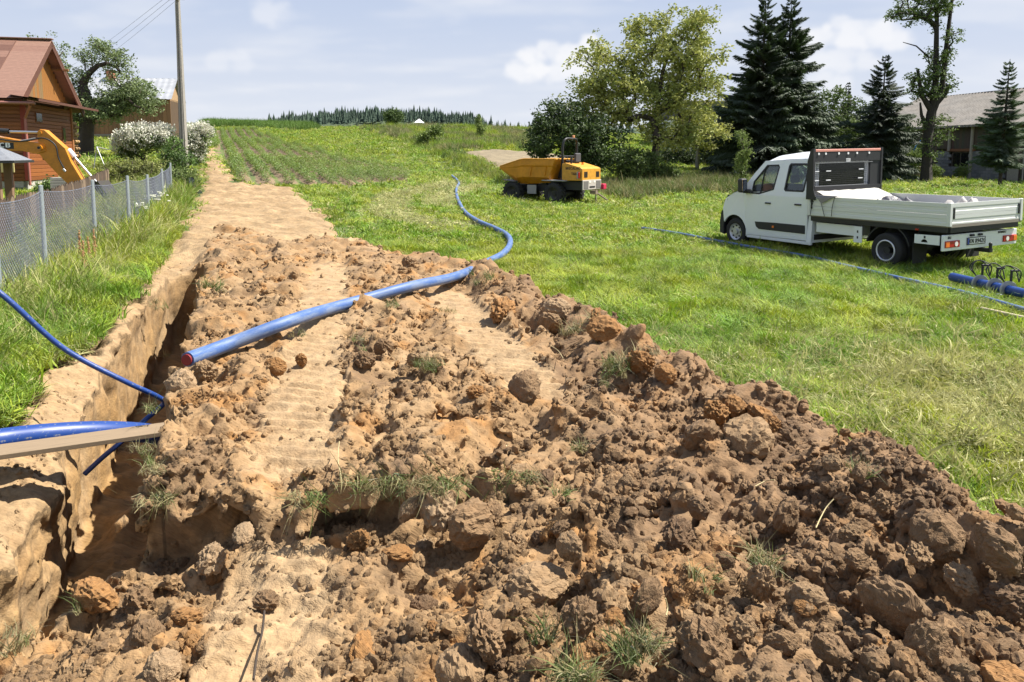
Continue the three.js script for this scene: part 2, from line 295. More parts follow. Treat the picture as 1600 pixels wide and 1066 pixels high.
    // faces across the edges of this layer
    for (let i = 1; i < NI - 1; i++) {
      if (!A.info[i]) continue;
      const jt = Math.min(A.jt, B.jt) - 1;
      for (let j = 1; j < jt; j++) {
        const o = i * NJ + j, a = A.d[o] < 0;
        const quad = (p, q, r, s, flip) => { if (p < 0 || q < 0 || r < 0 || s < 0) return; if (flip) idx.push(p, r, q, p, s, r); else idx.push(p, q, r, p, r, s); };
        if (a !== (B.d[o] < 0)) quad(ids[o - NJ - 1], ids[o - 1], ids[o], ids[o - NJ], a);
        if (prevIds) {
          if (A.info[i + 1] && a !== (A.d[o + NJ] < 0)) quad(prevIds[o - 1], ids[o - 1], ids[o], prevIds[o], !a);
          if (a !== (A.d[o + 1] < 0)) quad(prevIds[o - NJ], ids[o - NJ], ids[o], prevIds[o], a);
        }
      }
    }
    prevIds = ids; [A, B] = [B, A];
  }
  const g = new THREE.BufferGeometry();
  g.setAttribute('position', new THREE.Float32BufferAttribute(pos, 3)); g.setAttribute('color', new THREE.Float32BufferAttribute(col, 3)); g.setAttribute('uv', new THREE.Float32BufferAttribute(uvs, 2)); g.setIndex(idx);
  g.computeVertexNormals();
  const nn = g.attributes.normal;
  { let up = 0; for (let i = 0; i < nn.count; i += 50) up += nn.getY(i); if (up < 0) { for (let i = 0; i < idx.length; i += 3) { const t = idx[i]; idx[i] = idx[i + 1]; idx[i + 1] = t; } g.setIndex(idx); g.computeVertexNormals(); } }
  const soilMat = std(0xffffff, 0.95, { vertexColors: true, map: grainColor, bumpMap: grainTex, bumpScale: 0.007 });
  mesh('earth', g, soilMat, soil);
  console.log('soil triangles', idx.length / 3);
  const rnd = mulberry(31), np = pos.length / 3, N = g.attributes.normal;
  for (let t = 0; t < 420000; t++) { const i = Math.floor(rnd() * np); if (N.getY(i) > 0.25) soilSpots.push([V(pos[i * 3], pos[i * 3 + 1], pos[i * 3 + 2]), V(N.getX(i), N.getY(i), N.getZ(i)), [col[i * 3], col[i * 3 + 1], col[i * 3 + 2]]]); }
  console.log('spots', soilSpots.length);
}
// height of the meshed soil, looked up from scattered spots
const spotGrid = new Map();
for (const s of soilSpots) { const k = Math.floor(s[0].x / 0.12) + ',' + Math.floor(-s[0].z / 0.12), l = spotGrid.get(k); if (l === undefined || l < s[0].y) spotGrid.set(k, s[0].y); }
const soilY = (x, D) => { let m = -9; for (let a = -1; a < 2; a++) for (let b = -1; b < 2; b++) { const v = spotGrid.get((Math.floor(x / 0.12) + a) + ',' + (Math.floor(D / 0.12) + b)); if (v !== undefined && v > m) m = v; } return m > -9 ? m : land(x, D); };

// clods
function clodShape(seed, detail, rough, soft = 0.3) {
  const r = mulberry(seed), cuts = []; for (let i = 0; i < 9; i++) { const n = V(r() - 0.5, r() - 0.5, r() - 0.5).normalize(); cuts.push([n, 0.7 + r() * 0.3]); }
  const g = new THREE.IcosahedronGeometry(1, detail), p = g.attributes.position, v = V(0, 0, 0), ax = V(0.75 + r() * 0.45, 0.7 + r() * 0.3, 0.75 + r() * 0.45);
  for (let i = 0; i < p.count; i++) {
    v.fromBufferAttribute(p, i); const d = v.clone();
    let s = 1; for (const [n, h] of cuts) { const q = d.dot(n); if (q > 1e-3) s = Math.min(s, lerp(h / q, 1, soft)); }
    s *= 1 + rough * (0.16 * noise3(d.x * 1.6 + seed, d.y * 1.6, d.z * 1.6) + 0.14 * noise3(d.x * 3.6 + seed, d.y * 3.6, d.z * 3.6) + 0.07 * (0.45 - cells(d.x * 3.2 + seed, d.y * 3.2 + 20, d.z * 3.2 + 20)) + 0.08 * noise3(d.x * 9 + seed, d.y * 9, d.z * 9) + 0.04 * noise3(d.x * 18 + seed, d.y * 18, d.z * 18));
    v.copy(d).multiplyScalar(s).multiply(ax); p.setXYZ(i, v.x, v.y, v.z);
  }
  const q = new Float32Array(p.count * 2); for (let i = 0; i < p.count; i++) { q[i * 2] = p.getX(i) * 0.3 + p.getY(i) * 0.19; q[i * 2 + 1] = p.getZ(i) * 0.3 + p.getY(i) * 0.24; }
  g.setAttribute('uv', new THREE.BufferAttribute(q, 2));
  return toCreasedNormals(g, 0.6);
}
{
  const big = [1, 2, 3, 4, 5].map((s) => clodShape(s * 17, 9, s % 2 ? 0.5 : 0.9, s % 2 ? 0.05 : 0.3)), small = [1, 2, 3, 4, 5, 6].map((s) => clodShape(s * 23 + 5, 2, 1.1));
  const tones = [[0.225, 0.137, 0.067], [0.265, 0.168, 0.085], [0.19, 0.114, 0.055], [0.27, 0.135, 0.044], [0.32, 0.215, 0.12], [0.15, 0.088, 0.044]];
  const mats = tones.map((c) => std(lin(...c), 0.95, { map: grainColor, bumpMap: grainTex, bumpScale: 0.01 }));
  const pick = std(0xffffff, 0.95, { map: grainColor, bumpMap: grainTex, bumpScale: 0.006 });
  const rnd = mulberry(41), list = small.map(() => []), col = new THREE.Color();
  let nBig = 0;
  const place = (p, n, c, size, sink, i) => { const q = quatE(rnd() * 6.3, rnd() * 6.3, rnd() * 6.3), s = V(size * (0.8 + 0.4 * rnd()), size * (0.75 + 0.3 * rnd()), size * (0.8 + 0.4 * rnd())); return M4(V(p.x, p.y - sink * size, p.z), q, s); };
  // the clods that stand out in the photograph: [u, v, radius in pixels of the photo, tone]
  const marked = [[735, 808, 44, 0], [683, 786, 32, 4], [640, 792, 20, 4], [770, 800, 20, 0], [1168, 680, 34, 1], [1095, 675, 32, 2], [1120, 640, 20, 3], [1190, 645, 22, 3], [1205, 660, 18, 3], [1150, 632, 18, 3], [840, 905, 42, 1], [905, 960, 30, 2], [1400, 940, 44, 2], [1440, 860, 26, 1], [1465, 830, 34, 2], [1560, 850, 40, 2], [1580, 930, 30, 5], [1230, 800, 26, 2], [1190, 905, 30, 1], [1265, 930, 26, 1], [1340, 870, 20, 0], [1100, 1000, 44, 2], [1010, 930, 26, 2], [760, 985, 40, 0], [720, 1040, 44, 1], [620, 860, 22, 3], [560, 840, 18, 3], [150, 925, 34, 3], [215, 935, 28, 2], [230, 990, 26, 2], [290, 960, 24, 3], [330, 870, 20, 4], [380, 830, 16, 4], [415, 935, 20, 2], [255, 1040, 24, 4], [280, 600, 24, 4], [320, 575, 16, 1], [820, 600, 26, 0], [785, 480, 26, 3], [870, 480, 18, 4], [860, 500, 20, 0], [640, 410, 12, 1], [945, 510, 22, 3], [1000, 560, 24, 3], [1040, 580, 18, 3], [1300, 720, 16, 1], [1380, 780, 16, 0], [1345, 735, 14, 1], [470, 560, 12, 3], [430, 570, 14, 3], [600, 540, 16, 2], [570, 560, 14, 2], [650, 560, 14, 1], [1500, 900, 28, 1], [1300, 1010, 30, 2], [1220, 1000, 26, 0], [1160, 980, 22, 1], [1450, 1010, 40, 2], [1330, 830, 18, 1], [890, 850, 20, 1], [950, 840, 18, 0], [1060, 830, 22, 5], [1090, 790, 18, 2]];
  const seenClods = [];
  for (const [u, v, r, t] of marked) {
    const [a, b] = rayOf(u, v); let D = 1.6; while (D < 18 && EYE + b * D > soilY(a * D, D)) D += 0.03;
    seenClods.push([V(a * D, EYE + b * D, -D), r * D / FOCAL, t]);
  }
  for (const s of soilSpots) {
    if (nBig > 190) break;
    const D = -s[0].z, x = s[0].x, f = soilInfo(x, D);
    if (f.left > 0.5 || f.lane > 0.15 || f.td < 0.15 || f.edge < 0.6) continue;
    const keep = smooth(-0.3, 0.6, noise2(x * 0.9 + 70, D * 0.9)) * (D < 8 ? 1 : 0.45);
    if (rnd() > keep * 0.06) continue;
    seenClods.push([s[0].clone(), 0.03 + 0.06 * Math.pow(rnd(), 3), Math.floor(rnd() * 6)]); nBig++;
  }
  seenClods.forEach(([p, r, t], i) => { const m = mesh('clod', big[i % 5], mats[t], soil); m.position.set(p.x, p.y - r * 0.25, p.z); m.rotation.set(rnd() * 6.3, rnd() * 6.3, rnd() * 6.3); m.scale.set(r * (0.95 + 0.3 * rnd()), r * (0.85 + 0.3 * rnd()), r * (0.95 + 0.3 * rnd())); });
  for (const s of soilSpots) {
    const D = -s[0].z, x = s[0].x, f = soilInfo(x, D);
    if (f.edge < 0.15) continue;
    const keep = lerp(0.12, 1, smooth(-0.4, 0.5, noise2(x * 1.6 + 20, D * 1.6))) * lerp(0.5, 1, smooth(-0.5, 0.6, noise2(x * 0.9 + 70, D * 0.9))) * (f.left > 0.5 ? 0.28 : 1) * (1 - 0.9 * f.lane) * (f.td < 0.08 ? 0.1 : 1);
    if (rnd() > keep * 0.6) continue;
    const size = (0.005 + 0.034 * Math.pow(rnd(), 2.8)) * (D > 9 ? 1.5 : 1) * (f.left > 0.5 ? 0.7 : 1), k = 0.78 + 0.5 * rnd(), t = tones[Math.floor(rnd() * 6)], w = 0.3 * rnd();
    col.setRGB(lerp(s[2][0], t[0], w) * k, lerp(s[2][1], t[1], w) * k, lerp(s[2][2], t[2], w) * k);
    list[Math.floor(rnd() * 6)].push([place(s[0], s[1], null, size, 0.15 + 0.4 * rnd()), col.clone()]);
  }
  for (let i = 0; i < 5200; i++) { const D = 2.2 + 15 * rnd(), x = interp(rightEdge, D) + 0.1 - 0.22 * Math.log(1 - rnd()) * (0.6 + 0.5 * noise2(D * 1.3, 60)), y = land(x, D); if (D > 15.5 && rnd() < 0.5) continue; const size = 0.008 + 0.032 * Math.pow(rnd(), 2.5), t = tones[Math.floor(rnd() * 6)], k = 0.8 + 0.4 * rnd(); list[i % 6].push([place(V(x, y + 0.012, -D), null, null, size, 0.1), col.setRGB(t[0] * k, t[1] * k, t[2] * k).clone()]); }
  list.forEach((l, i) => copies('crumbs', small[i], pick, l, soil));
  console.log('clods', seenClods.length, 'crumbs', list.reduce((a, l) => a + l.length, 0));
}

// ------------------------------------------------------------------ the meadow ground, the dirt track, the fields
const pathPoly = flat([[255, 400], [272, 372], [288, 345], [308, 300], [314, 270], [318, 240], [322, 232], [338, 233], [345, 255], [371, 285], [440, 292], [478, 302], [502, 330], [535, 355], [575, 400]]);
const potatoPoly = flat([[326, 204], [395, 203], [452, 226], [520, 243], [645, 268], [640, 284], [560, 291], [440, 291], [373, 286], [346, 254], [330, 226]]);
const hayPoly = flat([[715, 238], [770, 234], [850, 240], [905, 248], [905, 268], [800, 268], [765, 258]]);
const cornPoly = flat([[322, 193.5], [380, 192.5], [440, 193], [492, 203], [470, 205], [400, 199], [322, 200]]);
const pathD = (x, D) => (D < 15 || D > 75 ? -9 : polyDist(pathPoly, x, D)), potatoD = (x, D) => (D < 24 ? -9 : polyDist(potatoPoly, x, D)), hayD = (x, D) => (D < 40 ? -9 : polyDist(hayPoly, x, D));
{
  const axis = (list) => { const out = []; for (let i = 1; i < list.length; i++) { const [a, s] = list[i - 1], [b] = list[i], n = Math.max(1, Math.round((b - a) / s)); for (let k = 0; k < n; k++) out.push(a + (b - a) * k / n); } out.push(list[list.length - 1][0]); return out; };
  const xs = axis([[-3000, 400], [-600, 60], [-150, 6], [-40, 1.2], [-12, 0.3], [6, 0.6], [30, 3], [100, 30], [400, 300], [3000, 1]]), ds = axis([[-400, 60], [-30, 3], [-6, 0.6], [0, 0.3], [20, 0.8], [60, 1.6], [160, 12], [420, 60], [1200, 400], [4000, 1]]);
  const pos = [], uv = [], col = [], idx = [], c = new THREE.Color();
  ds.forEach((D, j) => xs.forEach((x, i) => {
    const inX = Math.min(interp(rightEdge, D) - x, x - interp(leftEdge, D), D - 1.95, 17.4 - D);
    const h = land(x, D) - 0.75 * smooth(0.04, 0.45, inX); pos.push(x, h, -D); uv.push(x / 1.7, D / 1.7);
    const n = fbm2(x * 0.3, D * 0.3, 4), m = fbm2(x * 0.05 + 9, D * 0.05, 3);
    c.setRGB(0.095 + 0.035 * n + 0.02 * m, 0.125 + 0.035 * n + 0.015 * m, 0.03); col.push(c.r, c.g, c.b);
    if (i && j) {
      const a = (j - 1) * xs.length + i - 1, mx = (x + xs[i - 1]) / 2, mD = (D + ds[j - 1]) / 2;
      const gone = trenchDist(mx, mD) < 0.42;
      if (!gone) idx.push(a, a + xs.length, a + 1, a + 1, a + xs.length, a + xs.length + 1);
    }
  }));
  const g = new THREE.BufferGeometry(); g.setAttribute('position', new THREE.Float32BufferAttribute(pos, 3)); g.setAttribute('uv', new THREE.Float32BufferAttribute(uv, 2)); g.setAttribute('color', new THREE.Float32BufferAttribute(col, 3)); g.setIndex(idx); g.computeVertexNormals();
  { const n = g.attributes.normal; if (n.getY(n.count >> 1) < 0) { for (let i = 0; i < idx.length; i += 3) { const t = idx[i]; idx[i] = idx[i + 1]; idx[i + 1] = t; } g.setIndex(idx); g.computeVertexNormals(); } }
  structure('meadow_ground', g, std(0xffffff, 0.95, { vertexColors: true, map: grainColor, bumpMap: grainTex, bumpScale: 0.03 }));
}
function patch(name, poly, step, lift, bump, color, mat) {   // a sheet of bare ground that sinks under the meadow along its border
  const bx = poly.map((p) => p[0]), bd = poly.map((p) => p[1]), x0 = Math.min(...bx) - 1.5, x1 = Math.max(...bx) + 1.5, d0 = Math.min(...bd) - 1.5, d1 = Math.max(...bd) + 1.5;
  const ds = []; for (let D = d0; D < d1; D += step * Math.max(1, D / 25)) ds.push(D);
  const nx = Math.ceil((x1 - x0) / step), pos = [], uv = [], col = [], idx = [], ok = [];
  ds.forEach((D, j) => { for (let i = 0; i <= nx; i++) {
    const x = x0 + i * step, e = polyDist(poly, x, D) + 0.35 * noise2(x * 0.8, D * 0.5) + 0.15 * noise2(x * 3, D * 2);
    pos.push(x, land(x, D) + lerp(-0.12, lift, smooth(-0.3, 0.35, e)) + bump(x, D) * smooth(-0.3, 0.3, e), -D); uv.push(x / 1.1, D / 1.1); ok.push(e > -0.7);
    const c = color(x, D); col.push(...c);
    if (i && j) { const a = (j - 1) * (nx + 1) + i - 1; if (ok[a] || ok[a + 1] || ok[a + nx + 1] || ok[a + nx + 2]) idx.push(a, a + 1, a + nx + 1, a + 1, a + nx + 2, a + nx + 1); }
  } });
  const g = new THREE.BufferGeometry(); g.setAttribute('position', new THREE.Float32BufferAttribute(pos, 3)); g.setAttribute('uv', new THREE.Float32BufferAttribute(uv, 2)); g.setAttribute('color', new THREE.Float32BufferAttribute(col, 3)); g.setIndex(idx); g.computeVertexNormals();
  return structure(name, g, mat);
}
const bareMat = std(0xffffff, 0.95, { vertexColors: true, map: grainColor, bumpMap: grainTex, bumpScale: 0.02 });
const rowDir = [-0.372, 0.928], rowAcross = (x, D) => x * rowDir[1] - D * rowDir[0] * 1;
patch('dirt_track', pathPoly, 0.12, 0.05, (x, D) => 0.05 * noise2(x * 0.9, D * 0.7) + 0.035 * noise2(x * 1.8, D * 3.2) + 0.03 * Math.abs(noise2(x * 3, D * 6)) + 0.02 * noise2(x * 9, D * 9), (x, D) => { const n = fbm2(x * 0.5, D * 0.9, 4), m = fbm2(x * 2 + 5, D * 3.4, 3), k = 1 + 0.45 * m; return [(0.31 + 0.12 * n) * k, (0.208 + 0.09 * n) * k, (0.106 + 0.055 * n) * k]; }, bareMat);
patch('potato_field', potatoPoly, 0.19, 0.05, (x, D) => 0.07 * Math.cos(rowAcross(x, D) * 2 * Math.PI / 0.98) + 0.02 * noise2(x * 3, D * 3), (x, D) => { const n = fbm2(x * 0.6, D * 0.6, 4); return [0.2 + 0.07 * n, 0.14 + 0.05 * n, 0.08 + 0.03 * n]; }, bareMat);
patch('hay_field', hayPoly, 0.4, 0.06, (x, D) => 0.06 * noise2(x * 0.9, D * 0.9), (x, D) => { const n = fbm2(x * 0.7, D * 1.2, 4); return [0.22 + 0.1 * n, 0.175 + 0.08 * n, 0.105 + 0.05 * n]; }, bareMat);
// ------------------------------------------------------------------ grass
function tuft(seed, n, spread, h0, h1, wide, lean, segs = 3) {
  const r = mulberry(seed), pos = [], idx = [];
  for (let b = 0; b < n; b++) {
    const a = r() * 6.283, d = spread * Math.sqrt(r()), h = lerp(h0, h1, r()), dir = r() * 6.283, bend = lean * (0.3 + r()) * h, w = wide * (0.6 + 0.7 * r()), fx = Math.cos(dir), fz = Math.sin(dir), s0 = pos.length / 3, twist = r() * 3.14, sx = Math.cos(dir + 1.57 + 0.5 * (twist - 1.57)), sz = Math.sin(dir + 1.57 + 0.5 * (twist - 1.57));
    for (let k = 0; k <= segs; k++) {
      const t = k / segs, x = Math.cos(a) * d + fx * bend * t * t, z = Math.sin(a) * d + fz * bend * t * t, y = h * (t - 0.32 * lean * t * t) - 0.01, ww = w * (1 - t * t) * 0.5;
      if (k < segs) pos.push(x - sx * ww, y, z - sz * ww, x + sx * ww, y, z + sz * ww); else pos.push(x, y, z);
    }
    for (let k = 0; k < segs; k++) { const a0 = s0 + k * 2; if (k < segs - 1) idx.push(a0, a0 + 1, a0 + 2, a0 + 1, a0 + 3, a0 + 2); else idx.push(a0, a0 + 1, a0 + 2); }
  }
  const g = new THREE.BufferGeometry(); g.setAttribute('position', new THREE.Float32BufferAttribute(pos, 3)); g.setIndex(idx); g.computeVertexNormals();
  return g;
}
const grassMat = leafMat({ roughness: 0.82, transmission: 0.42, specularIntensity: 0.6 });
const fenceLine = flat([[-70, 560], [0, 475], [72, 432], [150, 395], [203, 372], [233, 352], [255, 330], [268, 312]]);   // foot of the fence
const fenceX = (D) => interp(fenceLine.map(([x, d]) => [d, x]), D);
const bareAt = (x, D) => inSoilLoose(x, D) || pathD(x, D) > 0.12 + 0.3 * noise2(x * 1.7, D * 1.2) || potatoD(x, D) > 0.1 || hayD(x, D) > 0;
const inSoilLoose = (x, D) => { if (D < -1 || D > 17.5) return false; const f = [interp(rightEdge, D) + 0.16 * noise2(D * 0.9, 4) + 0.1 * noise2(D * 2.6, 9), interp(leftEdge, D) + 0.15 * noise2(D * 0.8, 14) + 0.08 * noise2(D * 3, 19)]; return x < f[0] - 0.06 - 0.3 * Math.max(0, noise2(x * 7, D * 7)) && x > f[1] + 0.05; };
const ruts = [[[605, 322], [618, 308], [660, 297], [712, 288]], [[612, 335], [605, 322]], [[690, 322], [684, 312], [700, 303], [745, 292]], [[612, 335], [660, 350], [720, 352]]].map(flat);
const rutD = (x, D) => { let m = 9; for (const r of ruts) for (let i = 1; i < r.length; i++) m = Math.min(m, segDist(x, D, r[i - 1], r[i])[0]); return m; };
{
  const rnd = mulberry(101), near = [1, 2, 3, 4, 5].map((s) => tuft(s, 20, 0.08, 0.05, 0.15, 0.009, 0.9)), mid = [11, 12, 13].map((s) => tuft(s, 20, 0.15, 0.05, 0.15, 0.018, 0.9, 2)), far = [21, 22, 23].map((s) => tuft(s, 30, 0.45, 0.10, 0.24, 0.045, 0.8, 2));
  const tall = [31, 32, 33, 34].map((s) => tuft(s, 11, 0.09, 0.2, 0.72, 0.015, 0.7, 4)), tallFar = [41, 42].map((s) => tuft(s, 26, 0.4, 0.3, 0.8, 0.03, 0.5, 2));
  const bins = new Map(), c = new THREE.Color(); let total = 0;
  const put = (set, x, D, size, tone, tilt = 0.15, high = 1) => {
    const g = set[Math.floor(rnd() * set.length)]; if (!bins.has(g)) bins.set(g, []);
    const wind = new THREE.Quaternion().setFromEuler(new THREE.Euler(0.55 * noise2(x * 0.7 + 3, D * 0.7), 0, 0.55 * noise2(x * 0.7 + 33, D * 0.7)));
    bins.get(g).push([M4(V(x, land(x, D), -D), wind.multiply(quatE((rnd() - 0.5) * tilt, rnd() * 6.283, (rnd() - 0.5) * tilt)), V(size, size * high, size)), c.setRGB(...tone).clone()]); total++;
  };
  const green = (x, D) => {
    const n = fbm2(x * 0.5, D * 0.5, 3), n2 = fbm2(x * 2.2 + 8, D * 2.2, 2), m = fbm2(x * 0.11 + 4, D * 0.11, 3), k = (0.62 + 0.7 * rnd()) * (1 + 0.35 * n2), y = clamp(0.42 + 0.7 * n + 0.45 * m + (rnd() - 0.5) * 0.7);
    return [lerp(0.16, 0.38, y) * k, lerp(0.29, 0.40, y) * k, lerp(0.015, 0.032, y) * k];
  };
  const straw = () => { const k = 0.7 + 0.5 * rnd(); return [0.46 * k, 0.44 * k, 0.18 * k]; };
  const seen = (x, D) => Math.abs(x) < 0.80 * D + 2.2;
  const ring = (d0, d1, per, f) => { const half = 0.80 * d1 + 2.2, n = Math.round(per * (d1 - d0) * 2 * half); for (let i = 0; i < n; i++) { const D = lerp(d0, d1, rnd()), x = (rnd() * 2 - 1) * half; if (seen(x, D)) f(x, D); } };
  const barnZone = (x, D) => false;
  const meadow = (set, scale, tallness = 1) => (x, D) => {
    if (bareAt(x, D) || (D < 28 && x < (D < 17.5 ? interp(leftEdge, D) : fenceX(D) + 0.8) && (D < 11 || x > fenceX(D) - 1.5))) return;
    const lie = Math.exp(-(((x - 4.3) / 1.3) ** 2) - ((D - 6.3) / 1.5) ** 2) * 0.75 + 1.2 * smooth(1.0, 0.35, rutD(x, D)) + smooth(0.3, 0.75, fbm2(x * 0.45 + 50, D * 0.45, 3)) * 0.5, s = rnd();
    const size = scale * (0.7 + 0.6 * rnd()) * (1 + 0.7 * fbm2(x * 1.1 + 3, D * 1.1, 3));
    if (s < 0.10 + lie * 0.62) put(set, x, D, size * (D < 9 ? 1.35 : 0.95), straw(), 2.0, (D < 9 ? 0.8 : 0.5) * tallness); else put(set, x, D, size, green(x, D), 0.5, (1 - 0.45 * clamp(lie)) * tallness);
  };
  ring(1.5, 9, 400, meadow(near, 1)); ring(9, 17, 170, meadow(near, 1.3, 0.85)); ring(17, 32, 64, meadow(mid, 1.2, 0.85)); ring(32, 60, 22, meadow(mid, 2.0, 0.6)); ring(60, 130, 7, meadow(far, 1.0));
  // long grass: under the trees, on the bank beyond the mown strip, on the hill
  const bank = flat([[640, 222], [672, 232], [700, 246], [740, 262], [790, 284]]);
  const bankD = (x, D) => { let m = 9; for (let i = 1; i < bank.length; i++) m = Math.min(m, segDist(x, D, bank[i - 1], bank[i])[0]); return m; };
  const hillPoly = flat([[560, 203], [640, 199], [740, 201], [860, 206], [900, 235], [850, 238], [770, 232], [715, 236], [700, 243], [650, 222], [600, 212]]);
  const underPoly = flat([[930, 300], [960, 286], [1040, 280], [1120, 278], [1230, 280], [1230, 296], [1160, 303], [1050, 303], [985, 312]]);
  const buff = () => { const k = 0.7 + 0.5 * rnd(); return rnd() < 0.45 ? [0.30 * k, 0.265 * k, 0.115 * k] : [0.12 * k, 0.18 * k, 0.03 * k]; };
  ring(30, 60, 10, (x, D) => { if (polyDist(underPoly, x, D) > -0.6 * rnd()) put(tallFar, x, D, 0.75 + 0.5 * rnd(), buff(), 0.3); });
  ring(40, 82, 6, (x, D) => { if (bankD(x, D) < 1.3 * rnd()) put(tallFar, x, D, 0.7 + 0.5 * rnd(), rnd() < 0.7 ? green(x, D).map((v) => v * 0.8) : buff(), 0.3); });
  ring(56, 130, 4.5, (x, D) => { if (polyDist(hillPoly, x, D) > 0) put(tallFar, x, D, 0.9 + 0.7 * rnd(), noise2(x * 0.12, D * 0.12) > 0.15 ? green(x, D) : buff(), 0.3); });
  ring(84, 150, 10, (x, D) => { if (polyDist(cornPoly, x, D) > -0.4) put(tallFar, x, D, 1.5 + 0.4 * rnd(), [0.10 + 0.03 * rnd(), 0.185 + 0.04 * rnd(), 0.025], 0.15); });
  // weeds between the trench and the fence, and in the garden behind the fence
  for (let i = 0; i < 21000; i++) {
    const D = 3 + 25 * Math.pow(rnd(), 1.25), xl = D < 17.5 ? interp(leftEdge, D) + 0.1 : Math.min(...[fenceX(D) + 1.1]), xf = fenceX(D), x = lerp(xf - 2.2, xl, rnd());
    if (D < 17.5 ? x > interp(leftEdge, D) + 0.1 * rnd() : pathD(x, D) > -0.1) continue;
    const w = smooth(0.0, 0.7, xl - x) * (0.55 + 0.6 * fbm2(x * 0.7, D * 0.7, 2) + 0.3);
    if (rnd() < 0.5) put(tall, x, D, (0.5 + 0.9 * rnd()) * lerp(0.35, 1, w) * lerp(0.75, 1.1, smooth(11, 15, D)), rnd() < 0.72 ? green(x, D).map((v) => v * 0.85) : straw(), 0.5); else put(near, x, D, 1.1 + rnd() * 1.1, green(x, D), 0.7);
  }
  let k = 0; for (const [g, list] of bins) copies(near.includes(g) || mid.includes(g) || far.includes(g) ? 'meadow_grass' : 'long_grass', g, grassMat, list), k++;
  console.log('grass', total);
}

// sods: torn turf lying on the soil and hanging from the lip of the step
{
  const rnd = mulberry(202), set = [51, 52, 53].map((s) => tuft(s, 18, 0.035, 0.05, 0.15, 0.005, 1.0, 3)), lists = set.map(() => []), c = new THREE.Color();
  const clump = (u, v, n, r, greenness, droop) => {
    const [a, b] = rayOf(u, v); let D = 1.6; while (D < 18 && EYE + b * D > soilY(a * D, D)) D += 0.02;
    n = Math.ceil(n * 0.62); for (let i = 0; i < n; i++) {
      const x = a * D + (rnd() - 0.5) * 2.4 * r, d = D + (rnd() - 0.5) * r * (droop ? 0.35 : 2), k = 0.7 + 0.5 * rnd(), dry = rnd() > greenness * 0.75;
      lists[Math.floor(rnd() * 3)].push([M4(V(x, droop ? EYE + b * D - 0.01 : soilY(x, d) - 0.015, -d), quatE(droop ? 1.1 + 0.9 * rnd() : (rnd() - 0.5) * 1.6, rnd() * (droop ? 1 : 6.28) - 0.5, (rnd() - 0.5) * 1.6), V(1, 1, 1).multiplyScalar((0.5 + 0.7 * rnd()) * (r > 0.1 ? 1.5 : 1.1))), dry ? c.setRGB(0.30 * k, 0.26 * k, 0.12 * k).clone() : c.setRGB(0.13 * k, 0.17 * k, 0.04 * k).clone()]);
    }
  };
  for (let u = 545; u < 720; u += 9) clump(u, 752 + 6 * Math.sin(u), 3, 0.05, 0.5, true);
  for (let u = 452; u < 500; u += 12) clump(u, 772, 3, 0.04, 0.5, true);
  for (let u = 790; u < 840; u += 14) clump(u, 740, 3, 0.04, 0.6, true);
  clump(240, 775, 16, 0.07, 0.45, true); clump(225, 700, 8, 0.06, 0.4); clump(240, 730, 10, 0.06, 0.4);
  clump(960, 575, 26, 0.12, 0.9); clump(1000, 570, 10, 0.15, 0.5); clump(905, 515, 14, 0.16, 0.4); clump(668, 570, 26, 0.1, 0.55); clump(700, 485, 8, 0.08, 0.4); clump(900, 1048, 26, 0.06, 0.95); clump(993, 1015, 30, 0.06, 0.8); clump(1200, 882, 18, 0.06, 0.7); clump(1105, 920, 6, 0.04, 0.6); clump(850, 990, 7, 0.03, 0.9); clump(1330, 730, 6, 0.05, 0.6); clump(560, 530, 6, 0.08, 0.6); clump(455, 515, 8, 0.1, 0.6); clump(340, 450, 10, 0.16, 0.5); clump(620, 478, 8, 0.1, 0.5); clump(755, 438, 14, 0.14, 0.6); clump(20, 1000, 10, 0.08, 0.2); clump(250, 480, 10, 0.12, 0.3);
  clump(245, 640, 8, 0.05, 0.4); clump(120, 950, 5, 0.04, 0.5); clump(905, 700, 4, 0.03, 0.5); clump(880, 770, 5, 0.03, 0.5);
  lists.forEach((l, i) => copies('turf_sods', set[i], grassMat, l));
}

